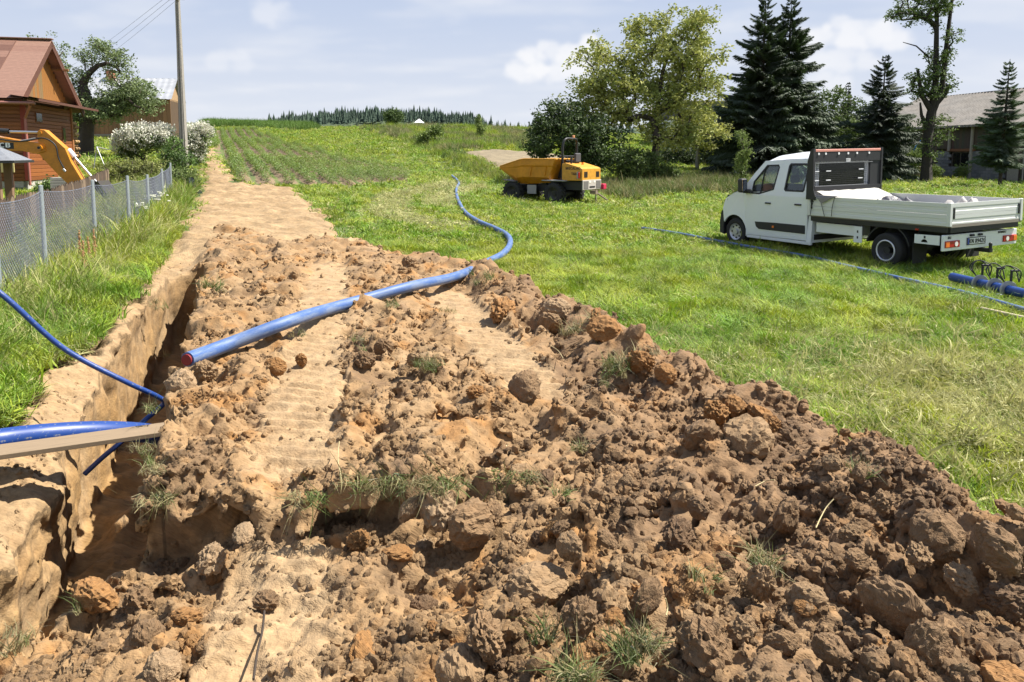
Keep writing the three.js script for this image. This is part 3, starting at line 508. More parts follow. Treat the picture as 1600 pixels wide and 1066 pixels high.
// potato rows: the nearest plants one by one, the rest as a crop
{
  const rnd = mulberry(303), shape = (seed) => {
    const r = mulberry(seed), pos = [0, 0, 0], idx = [];
    for (let i = 0; i < 46; i++) {
      const a = r() * 6.283, el = 0.15 + r() * 1.2, R = 0.10 + 0.16 * r(), x = Math.cos(a) * Math.cos(el) * R, y = 0.05 + Math.sin(el) * R * 1.25, z = Math.sin(a) * Math.cos(el) * R, L = 0.07 + 0.06 * r(), w = L * 0.6, b = a + (r() - 0.5) * 1.5, dip = (r() - 0.35) * 0.05, s = pos.length / 3, cx = Math.cos(b), cz = Math.sin(b);
      pos.push(x, y, z, x + cx * L * 0.5 - cz * w * 0.5, y + 0.012, z + cz * L * 0.5 + cx * w * 0.5, x + cx * L, y - dip, z + cz * L, x + cx * L * 0.5 + cz * w * 0.5, y + 0.012, z + cz * L * 0.5 - cx * w * 0.5); pos.push(x * 0.97, y * 0.97 - 0.004, z * 0.97); idx.push(s, s + 1, s + 2, s, s + 2, s + 3, 0, s, s + 4);
    }
    const g = new THREE.BufferGeometry(); g.setAttribute('position', new THREE.Float32BufferAttribute(pos, 3)); g.setIndex(idx); g.computeVertexNormals(); return g;
  };
  const shapes = [1, 2, 3, 4].map((s) => shape(s * 7 + 600)), mats = [[0.135, 0.215, 0.03], [0.17, 0.24, 0.04], [0.115, 0.19, 0.028]].map((c) => leafMat({ color: lin(...c) })), white = leafMat(), plants = [], c = new THREE.Color();
  const bx = potatoPoly.map((p) => rowAcross(p[0], p[1])), ba = potatoPoly.map((p) => p[0] * rowDir[0] + p[1] * rowDir[1]);
  for (let r = Math.ceil(Math.min(...bx) / 0.98); r * 0.98 < Math.max(...bx); r++) for (let s = Math.min(...ba); s < Math.max(...ba); s += 0.36 + 0.1 * rnd()) {
    const q = r * 0.98 + (rnd() - 0.5) * 0.1, x = q * rowDir[1] + s * rowDir[0], D = -q * rowDir[0] + s * rowDir[1];
    if (potatoD(x, D) < 0.1 || rnd() < 0.08) continue;
    const bed = smooth(-0.9, 0.2, noise2(x * 0.15, D * 0.1)); plants.push([x, D, (0.8 + 0.6 * rnd()) * (0.75 + 0.35 * bed)]);
  }
  plants.sort((a, b) => a[1] - b[1]);
  const rest = shapes.map(() => []);
  plants.forEach(([x, D, s], i) => {
    const y = land(x, D) + 0.09;
    if (i < 150) { const m = single('potato_plant', shapes[i % 4], mats[i % 3], 'leafy green potato plant in the front rows of the field by the dirt track', 'potato plant', 'potato plants in the front rows'); m.position.set(x, y, -D); m.rotation.y = rnd() * 6.28; m.scale.setScalar(s); }
    else { const k = 0.8 + 0.45 * rnd(), y2 = rnd(); rest[i % 4].push([M4(V(x, y, -D), quatE(0, rnd() * 6.28, 0), V(s, s, s)), c.setRGB(lerp(0.12, 0.18, y2) * k, lerp(0.2, 0.24, y2) * k, 0.032 * k).clone()]); }
  });
  rest.forEach((l, i) => copies('potato_rows', shapes[i], white, l));
  console.log('potato plants', plants.length);
}

// ------------------------------------------------------------------ trees
function leafClump(seed, n, L, wide, R) {
  const r = mulberry(seed), pos = [], idx = [], d = V(0, 0, 0), s = V(0, 0, 0), p = V(0, 0, 0);
  for (let i = 0; i < n; i++) {
    p.set(r() - 0.5, r() - 0.5, r() - 0.5).normalize().multiplyScalar(R * Math.cbrt(r())); p.y *= 0.75;
    d.set(r() - 0.5, (r() - 0.65) * 0.8, r() - 0.5).normalize(); s.set(r() - 0.5, (r() - 0.5) * 0.6, r() - 0.5).cross(d).normalize();
    const l = L * (0.65 + 0.6 * r()), w = l * wide * 0.5, k = pos.length / 3, up = V(0, 1, 0).multiplyScalar(l * 0.08);
    const a = p, b = p.clone().addScaledVector(d, l * 0.45).addScaledVector(s, w).add(up), e = p.clone().addScaledVector(d, l), f = p.clone().addScaledVector(d, l * 0.45).addScaledVector(s, -w).add(up);
    pos.push(a.x, a.y, a.z, b.x, b.y, b.z, e.x, e.y, e.z, f.x, f.y, f.z); idx.push(k, k + 1, k + 2, k, k + 2, k + 3);
  }
  const g = new THREE.BufferGeometry(); g.setAttribute('position', new THREE.Float32BufferAttribute(pos, 3)); g.setIndex(idx); g.computeVertexNormals(); return g;
}
function tubes(list, sides = 6) {   // list of [a, b, ra, rb]: tapered limbs in one geometry
  const pos = [], idx = [], uv = [], u = V(0, 0, 0), v = V(0, 0, 0), d = V(0, 0, 0);
  for (const [a, b, ra, rb] of list) {
    d.subVectors(b, a); const len = d.length(); if (len < 1e-5) continue; d.divideScalar(len);
    u.set(Math.abs(d.y) > 0.9 ? 1 : 0, Math.abs(d.y) > 0.9 ? 0 : 1, 0).cross(d).normalize(); v.crossVectors(d, u);
    const s = pos.length / 3;
    for (let k = 0; k <= sides; k++) { const t = k / sides * 6.2832, c = Math.cos(t), q = Math.sin(t); pos.push(a.x + (u.x * c + v.x * q) * ra, a.y + (u.y * c + v.y * q) * ra, a.z + (u.z * c + v.z * q) * ra, b.x + (u.x * c + v.x * q) * rb, b.y + (u.y * c + v.y * q) * rb, b.z + (u.z * c + v.z * q) * rb); uv.push(k / sides, 0, k / sides, len); }
    for (let k = 0; k < sides; k++) { const q = s + k * 2; idx.push(q, q + 2, q + 1, q + 1, q + 2, q + 3); }
  }
  const g = new THREE.BufferGeometry(); g.setAttribute('position', new THREE.Float32BufferAttribute(pos, 3)); g.setAttribute('uv', new THREE.Float32BufferAttribute(uv, 2)); g.setIndex(idx); g.computeVertexNormals(); return g;
}
const barkMat = (r, g, b) => std(lin(r, g, b), 0.95, { map: grainColor, bumpMap: grainTex, bumpScale: 0.03 });
const barkDark = barkMat(0.075, 0.058, 0.045), barkGrey = barkMat(0.16, 0.135, 0.11);
const clumps = { walnut: [1, 2, 3].map((s) => leafClump(s, 13, 0.24, 0.5, 0.34)), small: [4, 5, 6].map((s) => leafClump(s, 18, 0.13, 0.5, 0.27)), apple: [7, 8, 9].map((s) => leafClump(s, 16, 0.12, 0.5, 0.24)), flower: [10, 11].map((s) => leafClump(s, 16, 0.07, 0.9, 0.16)), tiny: [12, 13].map((s) => leafClump(s, 16, 0.08, 0.55, 0.17)) };
const leafWhite = leafMat({ roughness: 0.8, transmission: 0.38, specularIntensity: 0.7 });
// A tree whose limbs grow towards scattered points inside the given blobs: blobs [centre, radii, weight], trunk [[point, radius] ...]
function broadleaf({ name, label, category = 'tree', group, seed, trunk, blobs, targets, per, clump, size = 1, spreadR = 0.45, tones, bark = barkDark, thin = 0.016, bare = 0 }) {
  const rnd = mulberry(seed), base = trunk[0][0].clone(), root = thing(name, label, category, base, 0, group);
  const nodes = []; trunk.forEach(([p, r], i) => { if (i) { const [q] = trunk[i - 1], n = Math.max(1, Math.round(p.distanceTo(q) / 0.4)); for (let k = 1; k <= n; k++) nodes.push({ p: q.clone().lerp(p, k / n), parent: nodes.length - 1, own: lerp(trunk[i - 1][1], r, k / n), n: 0, trunk: true }); } else nodes.push({ p: p.clone(), parent: -1, own: r, n: 0, trunk: true }); });
  const total = blobs.reduce((a, b) => a + b[2], 0), aims = [];
  for (const [c, r, w] of blobs) for (let i = 0; i < targets * w / total; i++) { const d = V(rnd() - 0.5, rnd() - 0.5, rnd() - 0.5).normalize().multiplyScalar(Math.pow(rnd(), 0.45)); aims.push(V(c.x + d.x * r.x, c.y + d.y * r.y, c.z + d.z * r.z)); }
  const start = nodes[Math.floor(nodes.length * 0.3)].p; aims.sort((a, b) => a.distanceToSquared(start) - b.distanceToSquared(start));
  const tips = [];
  for (const t of aims) {
    let best = -1, m = 1e9; for (let i = Math.floor(trunk.length > 1 ? 1 : 0); i < nodes.length; i++) { const q = nodes[i].p, dx = t.x - q.x, dy = t.y - q.y, dz = t.z - q.z, d = dx * dx + dz * dz + dy * dy + (q.y > t.y - 0.1 ? 0.8 : 0) + (nodes[i].trunk && i < nodes.length * 0.02 ? 4 : 0); if (d < m) { m = d; best = i; } }
    let from = best; const a = nodes[best].p, len = a.distanceTo(t), n = Math.max(1, Math.round(len / 0.45)), bow = V((rnd() - 0.5) * 0.2, 0.12 + 0.1 * rnd(), (rnd() - 0.5) * 0.2).multiplyScalar(len);
    for (let k = 1; k <= n; k++) { const s = k / n, p = a.clone().lerp(t, s).addScaledVector(bow, Math.sin(s * Math.PI)); nodes.push({ p, parent: from, own: 0, n: 0 }); from = nodes.length - 1; }
    tips.push(from); for (let i = from; i >= 0; i = nodes[i].parent) nodes[i].n++;
  }
  const rad = (nd) => nd.trunk ? Math.max(nd.own, thin) : thin * Math.pow(Math.max(nd.n, 1), 0.42), segs = [];
  nodes.forEach((nd) => { if (nd.parent >= 0) { const q = nodes[nd.parent]; segs.push([q.p.clone().sub(base), nd.p.clone().sub(base), Math.min(rad(q), Math.max(rad(nd) * 1.5, nd.trunk ? rad(q) : 0)), rad(nd)]); } });
  mesh('trunk', tubes(segs, 6), bark, root);
  const lists = clump.map(() => []), c = new THREE.Color();
  for (const ti of tips) {
    if (rnd() < bare) continue;
    const bright = rnd();
    for (let k = 0; k < per; k++) {
      let q = nodes[ti]; if (rnd() < 0.4 && q.parent >= 0) q = nodes[q.parent];
      const p = q.p.clone().add(V((rnd() - 0.5) * 2, (rnd() - 0.5) * 1.5, (rnd() - 0.5) * 2).multiplyScalar(spreadR * Math.pow(rnd(), 0.4))).sub(base), s = size * (0.65 + 0.6 * rnd()), w = clamp(0.55 * bright + 0.6 * (rnd() - 0.2)), k2 = 0.8 + 0.4 * rnd(), t = tones;
      lists[Math.floor(rnd() * clump.length)].push([M4(p, quatE((rnd() - 0.5) * 1, rnd() * 6.28, (rnd() - 0.5) * 1), V(s, s, s)), c.setRGB(lerp(t[0][0], t[1][0], w) * k2, lerp(t[0][1], t[1][1], w) * k2, lerp(t[0][2], t[1][2], w) * k2).clone()]);
    }
  }
  const crown = new THREE.Group(); crown.name = 'crown'; crown.userData.kind = 'stuff'; root.add(crown);
  lists.forEach((l, i) => { if (l.length) copies('leaves', clump[i], leafWhite, l, crown); });
  return root;
}
const blob = (u, v, D, ru, rv, w = 1, deep = 0.85) => { const k = D / FOCAL; return [at(u, v, D), V(ru * k, rv * k, Math.max(ru, rv) * k * deep), w * ru * rv]; };
const rise = (list, D) => list.map(([u, v, r]) => [at(u, v, D), r]);
const foot = (u, v, D) => { const p = at(u, v, D); p.y = land(p.x, D) - 0.05; return p; };
const WAL = [[0.18, 0.23, 0.045], [0.50, 0.49, 0.13]], DARK = [[0.03, 0.058, 0.014], [0.085, 0.13, 0.025]], APP = [[0.11, 0.16, 0.055], [0.25, 0.31, 0.12]], LITE = [[0.10, 0.16, 0.028], [0.23, 0.29, 0.06]];
{
  const D = 46;
  broadleaf({ name: 'walnut_tree', label: 'large spreading tree with yellow green leaves and dark leaning trunk behind the yellow dumper', seed: 1, trunk: [[foot(1014, 287, D), 0.30], ...rise([[1020, 262, 0.27], [1026, 225, 0.24], [1024, 190, 0.2], [1030, 150, 0.16], [1036, 110, 0.12], [1050, 70, 0.08]], D)], blobs: [blob(1030, 75, D, 62, 60, 1), blob(1085, 85, D, 48, 70, 1), blob(960, 110, D, 62, 55, 1), blob(1070, 150, D, 66, 50), blob(930, 160, D, 55, 45), blob(985, 165, D, 60, 45), blob(1095, 195, D, 48, 30), blob(1040, 205, D, 60, 22), blob(1020, 30, D, 26, 24, 0.6), blob(1065, 28, D, 40, 24, 0.6)], targets: 330, per: 8, clump: clumps.walnut, size: 0.88, spreadR: 0.7, tones: WAL, thin: 0.02 });
  broadleaf({ name: 'alder_tree', label: 'dark green dense tree at the left flank of the large spreading tree', seed: 2, trunk: [[foot(908, 288, 44), 0.16], ...rise([[905, 255, 0.14], [898, 220, 0.1], [890, 185, 0.06]], 44)], blobs: [blob(880, 185, 44, 45, 38), blob(862, 215, 44, 36, 36), blob(905, 215, 44, 45, 50), blob(940, 225, 44, 40, 45)], targets: 130, per: 11, clump: clumps.walnut, size: 0.85, spreadR: 0.6, tones: DARK });
  broadleaf({ name: 'undergrowth_bush', label: 'leafy green undergrowth bush around the foot of the large spreading tree', category: 'bush', seed: 3, trunk: [[foot(985, 290, 45), 0.06], ...rise([[985, 272, 0.04]], 45)], blobs: [blob(975, 265, 45, 28, 22), blob(1035, 265, 45, 26, 22), blob(1000, 250, 45, 40, 18)], targets: 60, per: 10, clump: clumps.walnut, size: 0.7, spreadR: 0.5, tones: [[0.06, 0.1, 0.025], [0.2, 0.27, 0.06]] });
  broadleaf({ name: 'fruit_tree', label: 'fruit tree with a whitewashed trunk on the shaded lawn', seed: 4, bark: barkMat(0.3, 0.28, 0.25), trunk: [[foot(1089, 272, 56), 0.16], ...rise([[1090, 245, 0.14], [1092, 222, 0.1]], 56)], blobs: [blob(1085, 205, 56, 42, 24), blob(1120, 212, 56, 40, 20)], targets: 80, per: 9, clump: clumps.walnut, size: 0.8, spreadR: 0.6, tones: WAL });
  broadleaf({ name: 'sapling', label: 'slim young tree with light green leaves beside the white truck cab', seed: 5, trunk: [[foot(1160, 292, 41), 0.035], ...rise([[1160, 250, 0.025], [1161, 200, 0.012]], 41)], blobs: [blob(1160, 225, 41, 9, 30), blob(1161, 258, 41, 11, 24)], targets: 40, per: 5, clump: clumps.small, size: 0.8, spreadR: 0.2, tones: LITE });
  broadleaf({ name: 'ash_tree', label: 'tall pollarded tree with a bare forked trunk in front of the old barn', seed: 6, trunk: [[foot(1447, 290, 46), 0.38], ...rise([[1448, 255, 0.29], [1450, 215, 0.27], [1455, 180, 0.28], [1458, 165, 0.24], [1462, 130, 0.18], [1463, 80, 0.15], [1464, 30, 0.12], [1462, -20, 0.09]], 46)], blobs: [blob(1420, 10, 46, 34, 26, 1), blob(1465, -5, 46, 34, 30, 1), blob(1450, 22, 46, 30, 20, 0.6), blob(1463, 105, 46, 18, 34, 1.3), blob(1440, 135, 46, 20, 24, 1.2), blob(1485, 60, 46, 10, 26, 0.8), blob(1478, 135, 46, 14, 20, 0.7), blob(1468, 200, 46, 16, 24, 1), blob(1440, 190, 46, 14, 16, 0.6), blob(1452, 235, 46, 18, 20, 0.6), blob(1425, 122, 46, 8, 8, 0.4)], bark: barkMat(0.04, 0.033, 0.027), targets: 170, per: 5, clump: clumps.walnut, size: 0.62, spreadR: 0.45, tones: [[0.05, 0.085, 0.02], [0.17, 0.24, 0.05]], thin: 0.024 });
  { const tree = scene.children[scene.children.length - 1], o = tree.position, l = (list) => { const p = list.map(([u, v, r]) => [at(u, v, 46).sub(o), r]); return p.slice(1).map((q, i) => [p[i][0], q[0], p[i][1], q[1]]); }; mesh('limb', tubes([...l([[1456, 175, 0.26], [1472, 140, 0.17], [1477, 90, 0.15], [1484, 30, 0.11], [1490, -20, 0.08]]), ...l([[1454, 170, 0.2], [1440, 148, 0.14], [1436, 122, 0.1], [1434, 108, 0.09]]), ...l([[1460, 165, 0.2], [1478, 146, 0.13], [1482, 132, 0.1]]), ...l([[1450, 205, 0.14], [1440, 180, 0.1], [1438, 160, 0.05]]), ...l([[1452, 90, 0.06], [1432, 72, 0.04], [1411, 66, 0.02]])], 8), barkMat(0.04, 0.033, 0.027), tree); }
  broadleaf({ name: 'lilac_bush', label: 'light green leafy bush between the tall spruces and the shorter spruce', category: 'bush', seed: 7, trunk: [[foot(1288, 285, 53), 0.1], ...rise([[1288, 240, 0.07], [1290, 190, 0.04]], 53)], blobs: [blob(1290, 172, 53, 42, 34), blob(1300, 215, 53, 50, 42), blob(1262, 215, 53, 34, 42)], targets: 150, per: 8, clump: clumps.walnut, size: 0.75, spreadR: 0.6, tones: [[0.06, 0.1, 0.022], [0.18, 0.25, 0.05]] });
  [[1110, 242, 64, 45, 34], [1150, 215, 62, 36, 50], [1215, 230, 62, 45, 46], [1265, 225, 60, 40, 50], [1332, 215, 56, 36, 58], [1392, 232, 54, 30, 46], [1060, 245, 62, 32, 26], [1418, 250, 56, 22, 30]].forEach(([u, v, d, ru, rv], i) => broadleaf({ name: 'hedge_bush', label: 'dark evergreen hedge bush in the shade behind the spruces', category: 'bush', group: 'hedge bushes behind the trees', seed: 20 + i, trunk: [[foot(u, 280, d), 0.08], [at(u, 262, d), 0.05]], blobs: [blob(u, v, d, ru, rv), blob(u, v + 18, d, ru, rv * 0.6)], targets: 80, per: 12, clump: clumps.walnut, size: 0.95, spreadR: 0.75, tones: [[0.03, 0.052, 0.016], [0.075, 0.11, 0.028]] }));
  // left: old apple tree with an arched limb, flowering and green bushes
  const A = 38;
  broadleaf({ name: 'apple_tree', label: 'old gnarled apple tree with an arched bare limb beside the log house', seed: 8, bark: barkDark, trunk: [[foot(133, 246, A), 0.42], ...rise([[134, 215, 0.36], [137, 180, 0.33], [133, 150, 0.3], [128, 133, 0.22], [138, 115, 0.15], [152, 103, 0.12], [166, 99, 0.1], [182, 105, 0.08], [190, 116, 0.06]], A)], blobs: [blob(72, 120, A, 28, 38, 1), blob(100, 135, A, 28, 42, 1), blob(110, 170, A, 32, 26, 1), blob(160, 165, A, 40, 26, 1.2), blob(190, 140, A, 34, 30, 1.2), blob(218, 150, A, 30, 26, 1.2), blob(132, 95, A, 12, 26, 0.8), blob(160, 78, A, 20, 20, 0.9), blob(182, 90, A, 16, 18, 0.9), blob(60, 75, A, 22, 14, 0.8), blob(96, 92, A, 8, 24, 0.7)], targets: 270, per: 7, clump: clumps.apple, size: 0.95, spreadR: 0.55, tones: APP, thin: 0.018 });
  const bloom = (o, tones, n, seed) => { const rnd = mulberry(seed), c = new THREE.Color(), list = [[], []]; for (let i = 0; i < n; i++) { const b = o.blobs[Math.floor(rnd() * o.blobs.length)], d = V(rnd() - 0.5, rnd() * 0.9 - 0.25, rnd() - 0.3).normalize(), p = V(b[0].x + d.x * b[1].x * (0.9 + 0.25 * rnd()), b[0].y + d.y * b[1].y * (0.9 + 0.3 * rnd()), b[0].z + d.z * b[1].z * (0.9 + 0.2 * rnd())).sub(o.root.position), s = 0.6 + 0.7 * rnd(), k = 0.85 + 0.2 * rnd(); list[i & 1].push([M4(p, quatE(rnd(), rnd() * 6, rnd()), V(s, s, s)), c.setRGB(tones[0] * k, tones[1] * k, tones[2] * k).clone()]); } list.forEach((l, i) => copies('blossom', clumps.flower[i], leafWhite, l, o.root)); };
  for (const [u, v, d, bl, seed, label] of [[225, 250, 33, [[222, 214, 34, 18], [200, 226, 22, 18], [250, 216, 22, 20]], 31, 'rounded bush covered in white blossom in front of the wooden shed'], [306, 262, 34.5, [[306, 222, 16, 24], [318, 205, 12, 10], [298, 240, 18, 18]], 32, 'white blossoming bush behind the concrete pole beside the dirt track']]) {
    const blobs = bl.map((b) => blob(b[0], b[1], d, b[2], b[3]));
    const root = broadleaf({ name: 'blossom_bush', label, category: 'bush', seed, trunk: [[foot(u, v, d), 0.05], [at(u, v - 12, d), 0.04]], blobs, targets: 70, per: 9, clump: clumps.tiny, size: 1.1, spreadR: 0.3, tones: [[0.07, 0.115, 0.03], [0.18, 0.25, 0.065]] });
    bloom({ root, blobs }, [0.72, 0.71, 0.6], 330, seed + 5);
  }
  for (const [u, v, d, bl, seed, t, label] of [[205, 290, 29, [[200, 262, 40, 16], [232, 262, 30, 18], [175, 270, 26, 12]], 41, [[0.12, 0.15, 0.035], [0.3, 0.31, 0.08]], 'low yellow green bush behind the wire fence'], [268, 275, 31.5, [[268, 235, 22, 24], [290, 262, 20, 22], [262, 258, 22, 18]], 42, [[0.05, 0.1, 0.02], [0.15, 0.26, 0.04]], 'bright green bush between the blossom and the concrete pole'], [290, 300, 26, [[296, 284, 12, 18], [280, 276, 16, 12]], 43, [[0.08, 0.13, 0.03], [0.22, 0.28, 0.07]], 'green bush at the end of the wire fence beside the dirt track'], [100, 300, 24.5, [[85, 291, 22, 6], [110, 292, 16, 7]], 44, [[0.07, 0.13, 0.03], [0.2, 0.3, 0.06]], 'low green garden plants at the foot of the orange gable wall']]) broadleaf({ name: 'garden_bush', label, category: 'bush', seed, trunk: [[foot(u, v, d), 0.04], [at(u, v - 10, d), 0.03]], blobs: bl.map((b) => blob(b[0], b[1], d, b[2], b[3])), targets: 60, per: 9, clump: clumps.tiny, size: 1.0, spreadR: 0.28, tones: t });
  // far: trees on the hill
  broadleaf({ name: 'hill_tree', label: 'small round tree on the crest of the hill before the far wood', seed: 51, trunk: [[foot(614, 198, 116), 0.12], ...rise([[614, 188, 0.1]], 116)], blobs: [blob(614, 182, 116, 14, 11)], targets: 50, per: 8, clump: clumps.walnut, size: 1.1, spreadR: 0.5, tones: [[0.05, 0.09, 0.02], [0.14, 0.21, 0.05]] });
  broadleaf({ name: 'hill_bush', label: 'yellow green bush on the grassy bank beyond the mown meadow', category: 'bush', seed: 52, trunk: [[foot(668, 236, 73), 0.08], ...rise([[670, 222, 0.06]], 73)], blobs: [blob(665, 218, 73, 13, 16), blob(680, 203, 73, 9, 12), blob(672, 226, 73, 12, 10)], targets: 60, per: 8, clump: clumps.walnut, size: 0.9, spreadR: 0.4, tones: LITE });
  broadleaf({ name: 'hill_sapling', label: 'thin young tree standing alone in the hill meadow', seed: 53, trunk: [[foot(751, 219, 86), 0.06], ...rise([[750, 200, 0.04], [749, 183, 0.02]], 86)], blobs: [blob(749, 190, 86, 3.5, 9), blob(753, 200, 86, 7, 7), blob(752, 213, 86, 6, 5, 0.5)], targets: 26, per: 6, clump: clumps.small, size: 1.2, spreadR: 0.3, tones: LITE });
  [[683, 240, 66, 8, 8], [706, 243, 62, 6, 9], [722, 244, 60, 5, 10], [640, 226, 80, 10, 6]].forEach(([u, v, d, ru, rv], i) => broadleaf({ name: 'scrub_bush', label: 'small scrub bush in the long grass along the mown strip', category: 'bush', group: 'scrub bushes on the grassy bank', seed: 60 + i, trunk: [[foot(u, v + 6, d), 0.04], [at(u, v, d), 0.03]], blobs: [blob(u, v, d, ru, rv)], targets: 20, per: 7, clump: clumps.small, size: 1.2, spreadR: 0.3, tones: [[0.07, 0.12, 0.025], [0.18, 0.25, 0.06]] }));
  broadleaf({ name: 'elder_bush', label: 'pale green bush leaning on the barn wall beside the blue strip', category: 'bush', seed: 70, trunk: [[foot(1430, 285, 52), 0.05], [at(1430, 262, 52), 0.03]], blobs: [blob(1430, 245, 52, 11, 10)], targets: 26, per: 7, clump: clumps.small, size: 1.1, spreadR: 0.35, tones: LITE });
  [[1463, 268, 53], [1502, 270, 53], [1392, 252, 52]].forEach(([u, v, d], i) => broadleaf({ name: 'nettle_bush', label: 'small pale green shrub growing against the barn wall', category: 'bush', group: 'shrubs along the barn wall', seed: 75 + i, trunk: [[foot(u, 284, d), 0.03], [at(u, v, d), 0.02]], blobs: [blob(u, v, d, 6, 12)], targets: 20, per: 6, clump: clumps.small, size: 1.0, spreadR: 0.3, tones: LITE }));
}
// spruces
const sprucePieces = [1, 2, 3].map((seed) => {
  const r = mulberry(seed + 90), pos = [], idx = [];
  const sliver = (a, b, w, up) => { const k = pos.length / 3, d = b.clone().sub(a), s = up.clone().cross(d).normalize().multiplyScalar(w), m = a.clone().lerp(b, 0.35); pos.push(a.x, a.y, a.z, m.x + s.x, m.y + s.y, m.z + s.z, b.x, b.y, b.z, m.x - s.x, m.y - s.y, m.z - s.z); idx.push(k, k + 1, k + 2, k, k + 2, k + 3); };
  const axis = (t) => V(t, -0.16 * t + 0.13 * t * t * t, 0);
  for (let i = 0; i < 24; i++) {
    const t = 0.12 + 0.86 * i / 23, p = axis(t);
    for (const side of [-1, 1]) {
      const L = (0.30 * (1 - t) + 0.10) * (0.8 + 0.5 * r()), e = p.clone().add(V(L * 0.75, -L * (0.25 + 0.5 * r()), side * L * (0.7 + 0.3 * r())));
      sliver(p, e, 0.022, V(0, 1, 0.2 * side)); sliver(p, e.clone().add(V(0, -0.03, 0)), 0.022, V(0.3, 0, side));
      const q = p.clone().lerp(e, 0.5); sliver(q, q.clone().add(V(L * 0.5, -L * 0.1 - 0.03, -side * L * 0.1)), 0.018, V(0, 1, 0)); sliver(q, q.clone().add(V(-L * 0.05, -L * 0.35, side * L * 0.35)), 0.018, V(0, 1, 0));
    }
  }
  sliver(axis(0.8), axis(1.06), 0.02, V(0, 1, 0)); sliver(axis(0), axis(0.9), 0.02, V(0, 0, 1));
  const g = new THREE.BufferGeometry(); g.setAttribute('position', new THREE.Float32BufferAttribute(pos, 3)); g.setIndex(idx); g.computeVertexNormals(); return g;
});
function spruce(label, u, vBase, vTop, D, wide, seed, bare, droop = 0.25, tone = 1) {
  const rnd = mulberry(seed), base = foot(u, vBase, D), top = at(u, vTop, D).y, H = top - base.y, root = thing('spruce_tree', label, 'tree', base, 0), W = wide * D / FOCAL, c = new THREE.Color();
  mesh('trunk', tubes([[V(0, 0, 0), V(0, H * 0.5, 0), 0.022 * H * 0.6, 0.012 * H], [V(0, H * 0.5, 0), V(0.03, H, 0), 0.012 * H, 0.01]], 8), barkDark, root);
  const list = sprucePieces.map(() => []);
  for (let y = bare * H; y < H * 0.985; y += 0.17 + 0.08 * rnd()) {
    const t = (y - bare * H) / (H * (1 - bare)), R = W * Math.pow(1 - t, 0.85) * (0.95 - 0.25 * smooth(0.15, 0, t)) + 0.12, n = 5 + Math.floor(5 * (1 - t) + rnd() * 2);
    for (let k = 0; k < n; k++) { const L = R * (0.5 + 0.7 * rnd()), q = new THREE.Quaternion().setFromAxisAngle(V(0, 1, 0), rnd() * 6.283).multiply(new THREE.Quaternion().setFromAxisAngle(V(0, 0, 1), lerp(-droop, 0.7, t * t) + (rnd() - 0.5) * 0.45)), b = (0.7 + 0.6 * rnd()) * tone; list[Math.floor(rnd() * 3)].push([M4(V(0, y, 0), q, V(L, Math.max(L, 0.5) * 0.9, Math.max(L * 0.85, 0.4))), c.setRGB(0.045 * b, 0.075 * b, 0.026 * b).clone()]); }
  }
  const crown = new THREE.Group(); crown.name = 'crown'; crown.userData.kind = 'stuff'; root.add(crown);
  list.forEach((l, i) => copies('needles', sprucePieces[i], leafWhite, l, crown));
}
spruce('taller tall dark spruce with its top out of sight, nearest the spreading tree', 1185, 283, -16, 50, 98, 1, 0.02, 0.3);
spruce('tall dark spruce with long drooping boughs, beside the light green bush', 1224, 283, -8, 51, 108, 2, 0.02, 0.3);
spruce('medium dark spruce with drooping sparse top beside the barn roof', 1372, 285, 86, 49, 80, 3, 0.02, 0.35, 0.8);
spruce('thin young spruce showing behind the light green bush', 1318, 283, 128, 54, 22, 4, 0.06, 0.2);
spruce('small spruce on a bare stem standing on the lawn before the barn', 1562, 294, 92, 42, 46, 5, 0.22, 0.15, 1.5);

